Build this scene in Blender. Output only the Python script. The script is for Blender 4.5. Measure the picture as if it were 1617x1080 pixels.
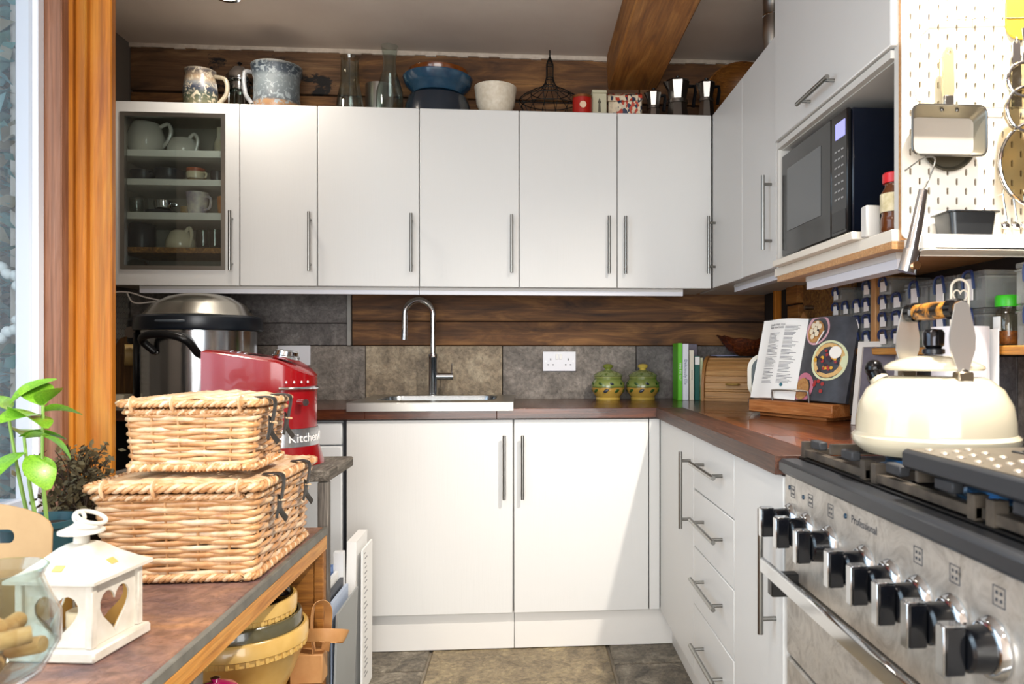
import bpy, bmesh, math, random
from mathutils import Vector, Matrix
random.seed(7)
S = bpy.context.scene
for o in list(bpy.data.objects): bpy.data.objects.remove(o)
PI = math.pi
COL = S.collection

# ------------------------------------------------------------ camera
F, CX, CY, YAW, CAM = 1215.68, 921.24, 559.65, -.0768, (0, -3.4541, 1.0981)   # focal length and principal point for a 1617 x 1080 frame
cd = bpy.data.cameras.new('camera'); cam = bpy.data.objects.new('camera', cd); COL.objects.link(cam)
cam.location = CAM; cam.rotation_euler = (PI/2, 0, YAW)
cd.sensor_width = 36; cd.lens = F/1617*36
cd.shift_x = (808.5-CX)/1617; cd.shift_y = (CY-540)/1617
cd.clip_start = .05
cd.dof.use_dof = True; cd.dof.focus_distance = 2.6; cd.dof.aperture_fstop = 7.0
S.camera = cam
S.cycles.transparent_max_bounces = 48
# ------------------------------------------------------------ world, daylight and fill light
w = bpy.data.worlds.new('world'); S.world = w; w.use_nodes = True
bg = w.node_tree.nodes['Background']; bg.inputs[0].default_value = (.72, .86, 1, 1); bg.inputs[1].default_value = 1.3
def area(name, loc, rot, sx, sy, power, col):
    l = bpy.data.lights.new(name, 'AREA'); l.shape = 'RECTANGLE'; l.size = sx; l.size_y = sy; l.energy = power; l.color = col
    o = bpy.data.objects.new(name, l); o.location = loc; o.rotation_euler = rot; COL.objects.link(o); return o
area('rear_fill', (-.1, -5.15, 1.25), (PI/2, 0, 0), 2.3, 2.1, 88, (1, .97, .93))      # added fill light behind the camera, set in the open rear wall
area('daylight_side_window', (-1.40, -2.6, 1.5), (PI/2, 0, -PI/2), 1.3, 1.4, 22, (.75, .88, 1))    # daylight through the side window
S.view_settings.view_transform = 'Standard'; S.view_settings.look = 'None'; S.view_settings.gamma = 1
S.view_settings.use_curve_mapping = False; S.view_settings.exposure = 0.36

def ray(u, v):
    c, s = math.cos(YAW), math.sin(YAW); r = (u-CX)/F
    return (-s+c*r, c+s*r, -(v-CY)/F)
def at(u, v, X=None, Y=None, Z=None):
    d = ray(u, v)
    t = (X-CAM[0])/d[0] if X is not None else (Y-CAM[1])/d[1] if Y is not None else (Z-CAM[2])/d[2]
    return Vector((CAM[0]+t*d[0], CAM[1]+t*d[1], CAM[2]+t*d[2]))

# ------------------------------------------------------------ materials
def lin(h):
    if not isinstance(h, str): return tuple(h)+(1,)
    h = h.lstrip('#'); r = []
    for i in (0, 2, 4):
        c = int(h[i:i+2], 16)/255; r.append(c/12.92 if c <= .04045 else ((c+.055)/1.055)**2.4)
    return tuple(r)+(1,)
MC = {}
def base(name):
    m = bpy.data.materials.new(name); m.use_nodes = True; MC[name] = m
    return m, m.node_tree, m.node_tree.nodes['Principled BSDF']
def coords(nt, scale, rnd=False, rot=(0, 0, 0)):
    tc = nt.nodes.new('ShaderNodeTexCoord'); mp = nt.nodes.new('ShaderNodeMapping'); mp.inputs['Scale'].default_value = scale; mp.inputs['Rotation'].default_value = rot
    if rnd:
        oi = nt.nodes.new('ShaderNodeObjectInfo'); vm = nt.nodes.new('ShaderNodeVectorMath'); vm.operation = 'MULTIPLY_ADD'
        cb = nt.nodes.new('ShaderNodeCombineXYZ')
        for i in range(3): nt.links.new(oi.outputs['Random'], cb.inputs[i])
        vm.inputs[1].default_value = (37, 53, 71); nt.links.new(cb.outputs[0], vm.inputs[0]); nt.links.new(tc.outputs['Object'], vm.inputs[2]); nt.links.new(vm.outputs[0], mp.inputs[0])
    else: nt.links.new(tc.outputs['Object'], mp.inputs[0])
    return mp.outputs[0]
def noise(nt, vec, scale, detail=4, dist=0, rough=.55):
    n = nt.nodes.new('ShaderNodeTexNoise'); n.inputs['Scale'].default_value = scale; n.inputs['Detail'].default_value = detail; n.inputs['Distortion'].default_value = dist; n.inputs['Roughness'].default_value = rough
    nt.links.new(vec, n.inputs['Vector']); return n.outputs['Fac']
def ramp(nt, fac, stops):
    r = nt.nodes.new('ShaderNodeValToRGB'); e = r.color_ramp.elements
    while len(e) < len(stops): e.new(.5)
    for i, (p, c) in enumerate(stops): e[i].position = p; e[i].color = lin(c)
    nt.links.new(fac, r.inputs[0]); return r.outputs[0]
def bump(nt, b, h, s, d=.002):
    n = nt.nodes.new('ShaderNodeBump'); n.inputs['Strength'].default_value = s; n.inputs['Distance'].default_value = d
    nt.links.new(h, n.inputs['Height']); nt.links.new(n.outputs[0], b.inputs['Normal'])
def mix(nt, fac, a, b):
    m = nt.nodes.new('ShaderNodeMix'); m.data_type = 'RGBA'
    for k, v in ((0, fac), (6, a), (7, b)):
        if hasattr(v, 'links') or hasattr(v, 'is_linked'): nt.links.new(v, m.inputs[k])
        else: m.inputs[k].default_value = v if k == 0 else lin(v)
    return m.outputs[2]
def plain(name, col, rough=.5, metal=0, col2=None, scale=12, bs=0, coat=0, spec=None, sss=0):
    if name in MC: return MC[name]
    m, nt, b = base(name); b.inputs['Roughness'].default_value = rough; b.inputs['Metallic'].default_value = metal; b.inputs['Coat Weight'].default_value = coat
    if spec is not None: b.inputs['Specular IOR Level'].default_value = spec
    if col2 is None: b.inputs['Base Color'].default_value = lin(col)
    if col2 is not None or bs:
        n = noise(nt, coords(nt, (1, 1, 1), True), scale, 5)
        if col2 is not None: nt.links.new(ramp(nt, n, [(.3, col), (.7, col2)]), b.inputs['Base Color'])
        if bs: bump(nt, b, n, bs)
    return m
def wood(name, c1, c2, c3, axis='z', scale=1, rough=.5, bs=.25, coat=0, stretch=14, worn=None):
    if name in MC: return MC[name]
    m, nt, b = base(name); b.inputs['Roughness'].default_value = rough; b.inputs['Coat Weight'].default_value = coat
    k = [stretch*scale]*3; k['xyz'.index(axis)] = scale*.9
    v = coords(nt, k, True)
    n1 = noise(nt, v, 2.2, 6, 1.2, .6)
    k2 = [60*scale]*3; k2['xyz'.index(axis)] = 1.5*scale
    n2 = noise(nt, coords(nt, k2, True), 2.0, 3)
    c = ramp(nt, n1, [(.25, c1), (.5, c2), (.75, c3)])
    f = ramp(nt, n2, [(.3, (.55, .55, .55)), (.65, (1, 1, 1))])
    mu = nt.nodes.new('ShaderNodeMix'); mu.data_type = 'RGBA'; mu.blend_type = 'MULTIPLY'; mu.inputs[0].default_value = .8
    nt.links.new(c, mu.inputs[6]); nt.links.new(f, mu.inputs[7]); out = mu.outputs[2]
    if worn:
        wn = noise(nt, coords(nt, (1, 1, 1.6), True), 5.5, 6, .4, .65)
        fr = ramp(nt, wn, [(.56, (0, 0, 0)), (.60, (1, 1, 1))])
        out = mix(nt, fr, out, worn)
    nt.links.new(out, b.inputs['Base Color'])
    bump(nt, b, n2, bs); return m
def stone(name, c1, c2, c3, scale=6, rough=.6, bs=.6, warp=1.5, dist=.004):
    if name in MC: return MC[name]
    m, nt, b = base(name); b.inputs['Roughness'].default_value = rough
    v = coords(nt, (1, 1, 1), True); n1 = noise(nt, v, scale, 8, warp, .65); n2 = noise(nt, v, scale*9, 5, .5, .7)
    c = ramp(nt, n1, [(.28, c1), (.5, c2), (.72, c3)]); f = ramp(nt, n2, [(.36, (.42, .42, .42)), (.62, (1.1, 1.1, 1.1))])
    mu = nt.nodes.new('ShaderNodeMix'); mu.data_type = 'RGBA'; mu.blend_type = 'MULTIPLY'; mu.inputs[0].default_value = .75
    nt.links.new(c, mu.inputs[6]); nt.links.new(f, mu.inputs[7]); nt.links.new(mu.outputs[2], b.inputs['Base Color'])
    ad = nt.nodes.new('ShaderNodeMath'); ad.operation = 'ADD'; nt.links.new(n1, ad.inputs[0]); nt.links.new(n2, ad.inputs[1])
    bump(nt, b, ad.outputs[0], bs, dist*1.6); return m
def zbands(name, stops, rough=.35, z0=0, z1=1, speck=None, coat=.4):
    """colour bands by the object's own height, as painted on pottery"""
    m, nt, b = base(name); b.inputs['Roughness'].default_value = rough; b.inputs['Coat Weight'].default_value = coat
    tc = nt.nodes.new('ShaderNodeTexCoord'); sp = nt.nodes.new('ShaderNodeSeparateXYZ'); nt.links.new(tc.outputs['Object'], sp.inputs[0])
    mr = nt.nodes.new('ShaderNodeMapRange'); mr.inputs[1].default_value = z0; mr.inputs[2].default_value = z1; nt.links.new(sp.outputs[2], mr.inputs[0])
    n = noise(nt, tc.outputs['Object'], 30, 4); ma = nt.nodes.new('ShaderNodeMath'); ma.operation = 'MULTIPLY_ADD'; ma.inputs[1].default_value = .12; ma.inputs[2].default_value = -.06
    nt.links.new(n, ma.inputs[0]); ad = nt.nodes.new('ShaderNodeMath'); ad.operation = 'ADD'; nt.links.new(ma.outputs[0], ad.inputs[0]); nt.links.new(mr.outputs[0], ad.inputs[1])
    c = ramp(nt, ad.outputs[0], stops)
    if speck:
        n2 = noise(nt, tc.outputs['Object'], 55, 3, 1); c = mix(nt, ramp(nt, n2, [(.52, (0, 0, 0)), (.6, (1, 1, 1))]), c, speck)
    nt.links.new(c, b.inputs['Base Color']); return m
def glass(name, tint='#ffffff', refl=.5, rough=.0, haze=0):
    if name in MC: return MC[name]
    m, nt, b = base(name); nt.nodes.remove(b)
    t = nt.nodes.new('ShaderNodeBsdfTransparent'); t.inputs[0].default_value = lin(tint); g = nt.nodes.new('ShaderNodeBsdfGlossy'); g.inputs['Roughness'].default_value = rough
    lw = nt.nodes.new('ShaderNodeLayerWeight'); lw.inputs[0].default_value = .5      # Schlick reflectance, the same on both faces of the wall
    pw = nt.nodes.new('ShaderNodeMath'); pw.operation = 'POWER'; pw.inputs[1].default_value = 4; nt.links.new(lw.outputs['Facing'], pw.inputs[0])
    ma = nt.nodes.new('ShaderNodeMath'); ma.operation = 'MULTIPLY_ADD'; ma.inputs[1].default_value = refl; ma.inputs[2].default_value = .07; ma.use_clamp = True; nt.links.new(pw.outputs[0], ma.inputs[0])
    mx = nt.nodes.new('ShaderNodeMixShader'); nt.links.new(ma.outputs[0], mx.inputs[0]); nt.links.new(t.outputs[0], mx.inputs[1]); nt.links.new(g.outputs[0], mx.inputs[2])
    out = mx.outputs[0]
    if haze:
        df = nt.nodes.new('ShaderNodeBsdfDiffuse'); df.inputs[0].default_value = lin('#d8d8d6'); m2 = nt.nodes.new('ShaderNodeMixShader'); m2.inputs[0].default_value = haze
        nt.links.new(out, m2.inputs[1]); nt.links.new(df.outputs[0], m2.inputs[2]); out = m2.outputs[0]
    nt.links.new(out, nt.nodes['Material Output'].inputs[0]); return m
def glow(name, col, s):
    if name in MC: return MC[name]
    m, nt, b = base(name); b.inputs['Base Color'].default_value = lin(col); b.inputs['Emission Color'].default_value = lin(col); b.inputs['Emission Strength'].default_value = s; return m

def door_white():
    m, nt, b = base('white_grained_door'); b.inputs['Base Color'].default_value = lin('#d6d6d4'); b.inputs['Roughness'].default_value = .42
    n = noise(nt, coords(nt, (26, 26, 1.1), True), 4, 4, 1.4); bump(nt, b, n, .22, .0012); return m
WHITE = door_white()
CARC = plain('white_carcass', '#cfcdc8', .5)
STEEL = plain('brushed_steel', '#a7a49e', .32, 1)
CHROME = plain('chrome', '#d5d8dc', .09, 1)
SATIN = plain('satin_steel', '#8f8e8a', .28, 1)
BLACK = plain('black_plastic', '#0c0d10', .35)
BLACKG = plain('black_gloss', '#08090b', .12)
IRON = plain('cast_iron', '#2b2d31', .6, .2, '#3a3c40', 40)
WORK = wood('dark_walnut_worktop_x', '#2a120a', '#4c2410', '#78401e', 'x', 1.6, .27, .12, .25, 9)
WORKY = wood('lamplit_walnut_y', '#3a190c', '#6e3514', '#a65827', 'y', 1.6, .27, .12, .25, 9)  # right-run worktop, the lamp's orange light mixed into the walnut colours
WORKEND = wood('worktop_end_grain', '#2a150d', '#48291a', '#6a4330', 'y', 3, .45, .3, 0, 20)
RUSTIC = wood('dark_rustic_board', '#22110a', '#66411f', '#a3733f', 'x', 1.3, .7, .6, 0, 5)
RUSTICP = wood('dark_board_with_paint_scraps', '#33200f', '#6a4a2e', '#94714c', 'x', 1.3, .7, .6, 0, 5, worn='#0f0b0a')
BEAMW = wood('oak_beam', '#6e421a', '#a06528', '#c08440', 'y', 1.2, .6, .5, 0, 8)
PINE = wood('orange_pine', '#a0560f', '#c47619', '#d59232', 'z', .8, .45, .15, .15, 10)
PINEP = wood('daylit_pine', '#7d4f38', '#9a6a50', '#ac806a', 'z', 1.3, .5, .3, .1, 14)  # jamb pine with the pinkish daylight put into its colours
CRATE = wood('crate_wood', '#6b3f12', '#99611f', '#bd8136', 'x', 2, .6, .4, 0, 8)
BATTEN = wood('yellow_pine_batten', '#b06a22', '#cf8d3b', '#dba456', 'y', 2, .5, .25, 0, 12)
WEATH = wood('weathered_grey_wood', '#3c3731', '#6d665d', '#a39b8f', 'y', 2.5, .85, .8, 0, 12)
LIGHTW = wood('light_bin_wood', '#a8743c', '#c4935a', '#d3a970', 'x', 2.5, .5, .2, 0, 14)
TEAK = wood('teak_block', '#8a4a1e', '#b5703a', '#cd8e58', 'x', 3, .45, .25, 0, 10)
FLOORS = stone('grey_flagstone', '#4e4942', '#847b6c', '#b3aa98', 7, .55, .9, 2.0, .006)
FLOORW = stone('buff_flagstone', '#6a5e48', '#96866a', '#b8a680', 6, .5, .9, 2.0, .006)
TILEG = stone('grey_riven_tile', '#625c56', '#857d75', '#a89f96', 6, .6, .7)
TILEB = stone('buff_riven_tile', '#6f6253', '#9a8a73', '#bcae95', 6, .6, .7)
TILED = stone('dark_riven_tile', '#4b4746', '#686361', '#85807d', 6, .6, .7)
SLATE = stone('rusty_slate', '#5a484e', '#96705e', '#c48f62', 4.0, .4, .6, 1.0)
PLASTER = plain('ceiling_paint', '#c5b6aa', .8, 0, '#cfc2b6', 3, .15)
WICK = plain('buff_willow', '#b27b4a', .33, 0, '#d6a878', 30, 0, .2)
WICK2 = plain('pale_willow', '#cb9c6c', .33, 0, '#ecd2b0', 30, 0, .2)
LEATH = plain('dark_leather', '#2a2622', .5)
PAPER = plain('paper_white', '#eeeeec', .7)
GLASS = glass('clear_glass', '#eef3f1', 1.0)
PANE = glass('window_pane', '#f2f8fb', .5)
CREAM = plain('cream_enamel', '#d2c9b0', .16, 0, coat=.5)
CHINA = plain('white_china', '#dfdcd4', .2, coat=.4)
DARKC = plain('charcoal_china', '#2c2e36', .3)

# ------------------------------------------------------------ mesh builder
class MB:
    def __init__(s): s.v = []; s.f = []; s.M = Matrix()
    def add(s, vs, fs):
        n = len(s.v); M = s.M
        s.v += [tuple(M @ Vector(p)) for p in vs]; s.f += [tuple(i+n for i in f) for f in fs]; return s
    def box(s, x0, x1, y0, y1, z0, z1, b=0):
        if b <= 0:
            return s.add([(x, y, z) for x in (x0, x1) for y in (y0, y1) for z in (z0, z1)], [(0, 1, 3, 2), (4, 6, 7, 5), (0, 4, 5, 1), (2, 3, 7, 6), (0, 2, 6, 4), (1, 5, 7, 3)])
        c = ((x0+x1)/2, (y0+y1)/2, (z0+z1)/2); h = (abs(x1-x0)/2, abs(y1-y0)/2, abs(z1-z0)/2); b = min(b, min(h)*.95)
        vs = []; ix = {}
        for sx in (-1, 1):
            for sy in (-1, 1):
                for sz in (-1, 1):
                    for a in range(3):
                        q = [h[k]-(0 if k == a else b) for k in range(3)]; ix[sx, sy, sz, a] = len(vs)
                        vs.append((c[0]+sx*q[0], c[1]+sy*q[1], c[2]+sz*q[2]))
        fs = []
        g = lambda sg, a: ix[sg[0], sg[1], sg[2], a]
        for a in range(3):
            o = [k for k in range(3) if k != a]
            for sg in (-1, 1):
                r = []
                for p, q in ((-1, -1), (1, -1), (1, 1), (-1, 1)):
                    t = [0, 0, 0]; t[a] = sg; t[o[0]] = p; t[o[1]] = q; r.append(g(t, a))
                fs.append(tuple(r))
        for a in range(3):
            o = [k for k in range(3) if k != a]
            for p in (-1, 1):
                for q in (-1, 1):
                    t1 = [0, 0, 0]; t1[o[0]] = p; t1[o[1]] = q; t1[a] = -1; t2 = list(t1); t2[a] = 1
                    fs.append((g(t1, o[0]), g(t2, o[0]), g(t2, o[1]), g(t1, o[1])))
        for sx in (-1, 1):
            for sy in (-1, 1):
                for sz in (-1, 1): fs.append(tuple(ix[sx, sy, sz, a] for a in range(3)))
        return s.add(vs, fs)
    def tube(s, pts, r, n=8, closed=False, flat=None):
        pts = [Vector(p) for p in pts]; N = len(pts)
        if N < 2: return s
        rs = r if isinstance(r, (list, tuple)) else [r]*N
        vs = []; fs = []; up = None
        for i, p in enumerate(pts):
            a = pts[(i-1) % N] if closed or i > 0 else p; b = pts[(i+1) % N] if closed or i < N-1 else p
            t = (b-a)
            if t.length < 1e-9: t = Vector((0, 0, 1))
            t.normalize()
            if up is None:
                up = Vector((0, 0, 1)) if abs(t.z) < .9 else Vector((1, 0, 0))
                if flat is not None: up = Vector(flat)
            u = up-t*up.dot(t)
            if u.length < 1e-6: u = t.orthogonal()
            u.normalize(); up = u; w_ = t.cross(u)
            ra, rb = rs[i] if isinstance(rs[i], tuple) else (rs[i], rs[i])
            for k in range(n):
                an = 2*PI*k/n + (PI/4 if n == 4 else 0); vs.append(p+u*math.cos(an)*ra+w_*math.sin(an)*rb)
        for i in range(N if closed else N-1):
            j = (i+1) % N
            for k in range(n): fs.append((i*n+k, i*n+(k+1) % n, j*n+(k+1) % n, j*n+k))
        if not closed: fs.append(tuple(range(n))); fs.append(tuple((N-1)*n+k for k in range(n)))
        return s.add(vs, fs)
    def cyl(s, a, b, r, n=14): return s.tube([a, b], r, n)
    def lathe(s, prof, n=28, c=(0, 0, 0), axis='z', closed=False):
        vs = []; fs = []
        m = {'z': lambda x, y, z: (x, y, z), 'y': lambda x, y, z: (x, -z, y), 'x': lambda x, y, z: (-z, y, x), '-x': lambda x, y, z: (z, y, x)}[axis]
        ring = []
        for r, z in prof:
            if r < 1e-6: ring.append([len(vs)]); p = m(0, 0, z); vs.append((p[0]+c[0], p[1]+c[1], p[2]+c[2]))
            else:
                ring.append(list(range(len(vs), len(vs)+n)))
                for k in range(n):
                    a = 2*PI*k/n; p = m(r*math.cos(a), r*math.sin(a), z); vs.append((p[0]+c[0], p[1]+c[1], p[2]+c[2]))
        L = list(zip(ring, ring[1:]))
        if closed: L.append((ring[-1], ring[0]))
        for A, B in L:
            if len(A) == 1 and len(B) == 1: continue
            for k in range(n):
                k2 = (k+1) % n
                if len(A) == 1: fs.append((A[0], B[k], B[k2]))
                elif len(B) == 1: fs.append((A[k], A[k2], B[0]))
                else: fs.append((A[k], A[k2], B[k2], B[k]))
        return s.add(vs, fs)
    def prism(s, poly, axis, a, b):
        """poly in the two other axes (in x,y,z order), extruded from a to b along axis"""
        n = len(poly); i = 'xyz'.index(axis)
        def p3(p, t): q = list(p); q.insert(i, t); return tuple(q)
        vs = [p3(p, a) for p in poly]+[p3(p, b) for p in poly]
        return s.add(vs, [tuple(range(n)), tuple(range(n, 2*n))]+[(k, (k+1) % n, n+(k+1) % n, n+k) for k in range(n)])
    def ell(s, c, r, n=10, m=6):
        prof = [(math.sin(PI*i/m), -math.cos(PI*i/m)) for i in range(m+1)]; prof[0] = (0, -1); prof[-1] = (0, 1)
        M0 = s.M; s.M = M0 @ Matrix.Translation(c) @ Matrix.Diagonal((r[0], r[1], r[2], 1)); s.lathe(prof, n); s.M = M0; return s
    def flat(s, outer, holes, th, fn):
        """plate with holes: 2-D outlines, thickness th, fn maps (u, v, depth) to 3-D"""
        cu = bpy.data.curves.new('tmp', 'CURVE'); cu.dimensions = '2D'; cu.fill_mode = 'BOTH'; cu.extrude = th/2
        for poly in [outer]+holes:
            sp = cu.splines.new('POLY'); sp.points.add(len(poly)-1); sp.use_cyclic_u = True
            for k, p in enumerate(poly): sp.points[k].co = (p[0], p[1], 0, 1)
        o = bpy.data.objects.new('tmp', cu); me = bpy.data.meshes.new_from_object(o)
        s.add([fn(v.co.x, v.co.y, v.co.z) for v in me.vertices], [tuple(p.vertices) for p in me.polygons])
        bpy.data.objects.remove(o); bpy.data.curves.remove(cu); bpy.data.meshes.remove(me); return s
    def text(s, body, size, fn, align='CENTER', th=.0006):
        cu = bpy.data.curves.new('tmp', 'FONT'); cu.body = body; cu.size = size; cu.align_x = align; cu.align_y = 'CENTER'; cu.extrude = th; cu.resolution_u = 2
        o = bpy.data.objects.new('tmp', cu); me = bpy.data.meshes.new_from_object(o)
        s.add([fn(v.co.x, v.co.y, v.co.z) for v in me.vertices], [tuple(p.vertices) for p in me.polygons])
        bpy.data.objects.remove(o); bpy.data.curves.remove(cu); bpy.data.meshes.remove(me); return s
    def build(s, name, mat, parent=None, world=False, ang=40, solid=True):
        off = Vector((0, 0, 0))
        if world and parent is not None:
            r = parent
            while r.parent: r = r.parent
            off = Vector(r.location)
        me = bpy.data.meshes.new(name); me.from_pydata([tuple(Vector(p)-off) for p in s.v], [], s.f)
        if solid:
            bm = bmesh.new(); bm.from_mesh(me); bmesh.ops.recalc_face_normals(bm, faces=bm.faces); bm.to_mesh(me); bm.free()
        if ang:
            me.shade_smooth(); me.set_sharp_from_angle(angle=math.radians(ang))
        me.materials.append(mat)
        o = bpy.data.objects.new(name, me); COL.objects.link(o)
        if parent is not None: o.parent = parent
        return o
def tag(o, label, cat, group=None):
    o['label'] = label; o['category'] = cat
    if group: o['group'] = group
    return o
def thing(name, label, cat, loc=(0, 0, 0), rz=0, group=None):
    o = bpy.data.objects.new(name, None); o.empty_display_size = .05; COL.objects.link(o); o.location = loc; o.rotation_euler = (0, 0, rz)
    return tag(o, label, cat, group)
def one(name, mb, mat, label, cat, group=None, ang=40, loc=None, rz=0):
    """a thing that is one mesh; without loc the vertices are world positions and the origin goes to the base"""
    if loc is None:
        xs = [p[0] for p in mb.v]; ys = [p[1] for p in mb.v]; zs = [p[2] for p in mb.v]
        c = Vector(((min(xs)+max(xs))/2, (min(ys)+max(ys))/2, min(zs))); mb.v = [tuple(Vector(p)-c) for p in mb.v]; loc = c
    o = mb.build(name, mat, None, ang=ang); o.location = loc; o.rotation_euler = (0, 0, rz)
    return tag(o, label, cat, group)
def struct(name, mb, mat, parent=None, ang=30):
    o = mb.build(name, mat, parent, ang=ang)
    if parent is None: o['kind'] = 'structure'
    return o
def dup(root, loc, rz=None, label=None):
    r = root.copy(); COL.objects.link(r); r.location = loc
    if rz is not None: r.rotation_euler = (0, 0, rz)
    if label: r['label'] = label
    for ch in list(root.children):
        c = ch.copy(); COL.objects.link(c); c.parent = r
        for g in ch.children:
            d = g.copy(); COL.objects.link(d); d.parent = c
    return r
def B(*a, **k): return MB().box(*a, **k)
def arc(c, r, a0, a1, n): return [(c[0]+r*math.cos(a0+(a1-a0)*i/n), c[1]+r*math.sin(a0+(a1-a0)*i/n)) for i in range(n+1)]
def rrect(x0, x1, y0, y1, r, n=5):
    return arc((x1-r, y0+r), r, -PI/2, 0, n)+arc((x1-r, y1-r), r, 0, PI/2, n)+arc((x0+r, y1-r), r, PI/2, PI, n)+arc((x0+r, y0+r), r, PI, 1.5*PI, n)
def curve3(pts, n=8):
    """Catmull-Rom through 3-D points"""
    P = [Vector(p) for p in pts]; P = [P[0]*2-P[1]]+P+[P[-1]*2-P[-2]]; out = []
    for i in range(1, len(P)-2):
        for k in range(n):
            t = k/n; a, b, c, d = P[i-1], P[i], P[i+1], P[i+2]
            out.append(.5*((2*b)+(c-a)*t+(2*a-5*b+4*c-d)*t*t+(3*b-a-3*c+d)*t**3))
    out.append(P[-2]); return out

# ============================================================ THE ROOM
XL, XR, ZC = -1.69, 1.10, 2.435
floor = struct('floor', B(-2.2, 1.3, -5.2, .1, -.05, -.012), plain('pale_grout', '#857c6e', .9))
rows = [(-.55, -.735), (-.735, -1.12), (-1.12, -1.6), (-1.6, -2.1), (-2.1, -2.7), (-2.7, -3.3), (-3.3, -4.0), (-4.0, -4.9)]
for ri, (ya, yb) in enumerate(rows):
    cuts = [[-1.2, -.345, .315, .60], [-1.2, -.345, .315, .60], [-1.2, -.62, .12, .60]][min(ri, 2)] if ri < 3 else [-1.2, -.7+.2*(ri % 3), .05+.15*(ri % 2), .60]
    for ci in range(len(cuts)-1):
        if ri == 1 and ci == 1: continue
        y1 = rows[1][1] if (ri == 0 and ci == 1) else yb
        g = .005
        mb = MB(); h = random.uniform(-.003, .002)
        mb.box(cuts[ci]+g, cuts[ci+1]-g, y1+g, ya-(g if ri else -.06), -.03, h, .006)
        struct('flagstone', mb, FLOORW if (ci == 1 and ri < 2) else FLOORS, floor)
ceil = struct('ceiling', B(-1.9, 1.3, -5.2, .1, ZC, ZC+.06), PLASTER)
mb = MB()     # uneven painted edge where the ceiling meets the boards
N = 60
for i in range(N):
    xa = -1.69+2.79*i/N; xb = xa+2.79/N
    mb.box(xa, xb, -.014, 0, ZC-.014-.007*random.random(), ZC+.002)
struct('trim_1', mb, plain('chalky_paint', '#c9bcae', .9, 0, '#b3a596', 40))
# back wall with its boards and tiles
wb = struct('wall_back', B(-1.8, 1.25, 0.02, .12, 0, ZC), plain('dark_wall', '#2b211a', .9))
def piece(name, x0, x1, z0, z1, m, d=.0, g=.002, parent=wb, b=.002): return struct(name, B(x0+g, x1-g, -d, .03, z0+g, z1-g, b), m, parent)
for x0, x1, z0, z1, d, m in [(-1.69, -.765, 2.235, 2.425, .006, RUSTICP), (-.765, .52, 2.235, 2.425, .002, RUSTIC), (.52, 1.1, 2.23, 2.425, .004, RUSTIC),
                             (-1.69, -1.36, 2.03, 2.23, .003, RUSTIC), (-1.36, -.2, 2.03, 2.23, .006, RUSTIC), (-.2, 1.1, 2.03, 2.225, .003, RUSTIC)]:
    piece('board', x0, x1, z0, z1, m, d)
zr = 1.137
for i, m in enumerate([TILEG, TILEG, TILEB, TILEG, TILED]):
    x0 = -1.896+.6*i; x1 = x0+.6
    piece('tile', max(x0, XL), min(x1, XR), .885, zr, m, .006, .0015)
piece('tile', -1.69, -1.35, zr, 1.235, TILEG, .006, .0015); piece('tile', -1.35, -.775, zr, 1.235, TILED, .006, .0015)
piece('tile', -1.69, -1.35, 1.235, 1.42, TILEG, .006, .0015); piece('tile', -1.35, -.775, 1.235, 1.42, TILED, .006, .0015)
piece('tile_edge_trim', -.775, -.757, zr, 1.42, plain('grey_trim', '#8b8985', .5), .012, 0)
piece('board', -.755, 1.1, zr, 1.245, RUSTIC, .004); piece('board', -.755, 1.1, 1.245, 1.40, RUSTIC, .008)
# alcove left wall with hexagon mosaic
wl = struct('wall_left', B(XL-.1, XL, -1.08, .1, 0, ZC), plain('grout_grey', '#6f6a64', .8))
mb = MB(); R = .0125
for i in range(24):
    for j in range(22):
        y = -.02-i*R*1.75-(R*.87 if j % 2 else 0); z = .92+j*R*1.52*1.2
        if z > 1.36: continue
        pts = [(y+R*.8*math.cos(PI/6+k*PI/3), z+R*1.05*math.sin(PI/6+k*PI/3)) for k in range(6)]
        mb.prism(pts, 'x', XL-.001, XL+.002)
o = struct('hexagon_tile', mb, plain('white_mosaic', '#b9b4aa', .25), wl); o['kind'] = 'stuff'
struct('wall_return', B(XL-.1, -1.235, -1.12, -1.06, 0, ZC), PLASTER)
# right wall
wr = struct('wall_right', B(XR, XR+.1, -4.4, .1, 0, ZC), plain('dark_boarding', '#33241a', .9, 0, '#1d130d', 5))  # dark wood boarding, mottled tone
def rpiece(name, y0, y1, z0, z1, m, d=.006, g=.0015): return struct(name, B(XR-d, XR+.02, y0+g, y1-g, z0+g, z1-g, .0015), m, wr)
for i in range(6): rpiece('tile', -.6*i-.62, -.6*i-.02, .885, 1.095, [TILED, TILEG][i % 2])
rpiece('tile', -2.62, -2.02, .60, .885, TILEG); rpiece('tile', -2.02, -1.5, .60, .885, TILED)
OSB = stone('chipboard', '#4a2a10', '#8a5a24', '#c08a44', 22, .7, .3, 3)
rpiece('wall_post', -.235, -.205, .9, 1.42, PINE, .03); rpiece('wall_post', -.33, -.235, .9, 1.42, plain('post_gap_shade', '#1a120d', .9), .004)  # second piece is a dark strip standing in for the shaded gap
rpiece('wood_block', -.50, -.37, 1.30, 1.42, BEAMW, .03); rpiece('wood_block', -.50, -.37, 1.15, 1.296, BEAMW, .024)
rpiece('chipboard_panel', -.98, -.51, 1.10, 1.45, OSB, .01)
struct('wall_rear', MB().box(-1.9, -1.35, -5.2, -5.1, 0, ZC).box(1.15, 1.3, -5.2, -5.1, 0, ZC).box(-1.35, 1.15, -5.2, -5.1, 2.3, ZC), PLASTER)
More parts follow.
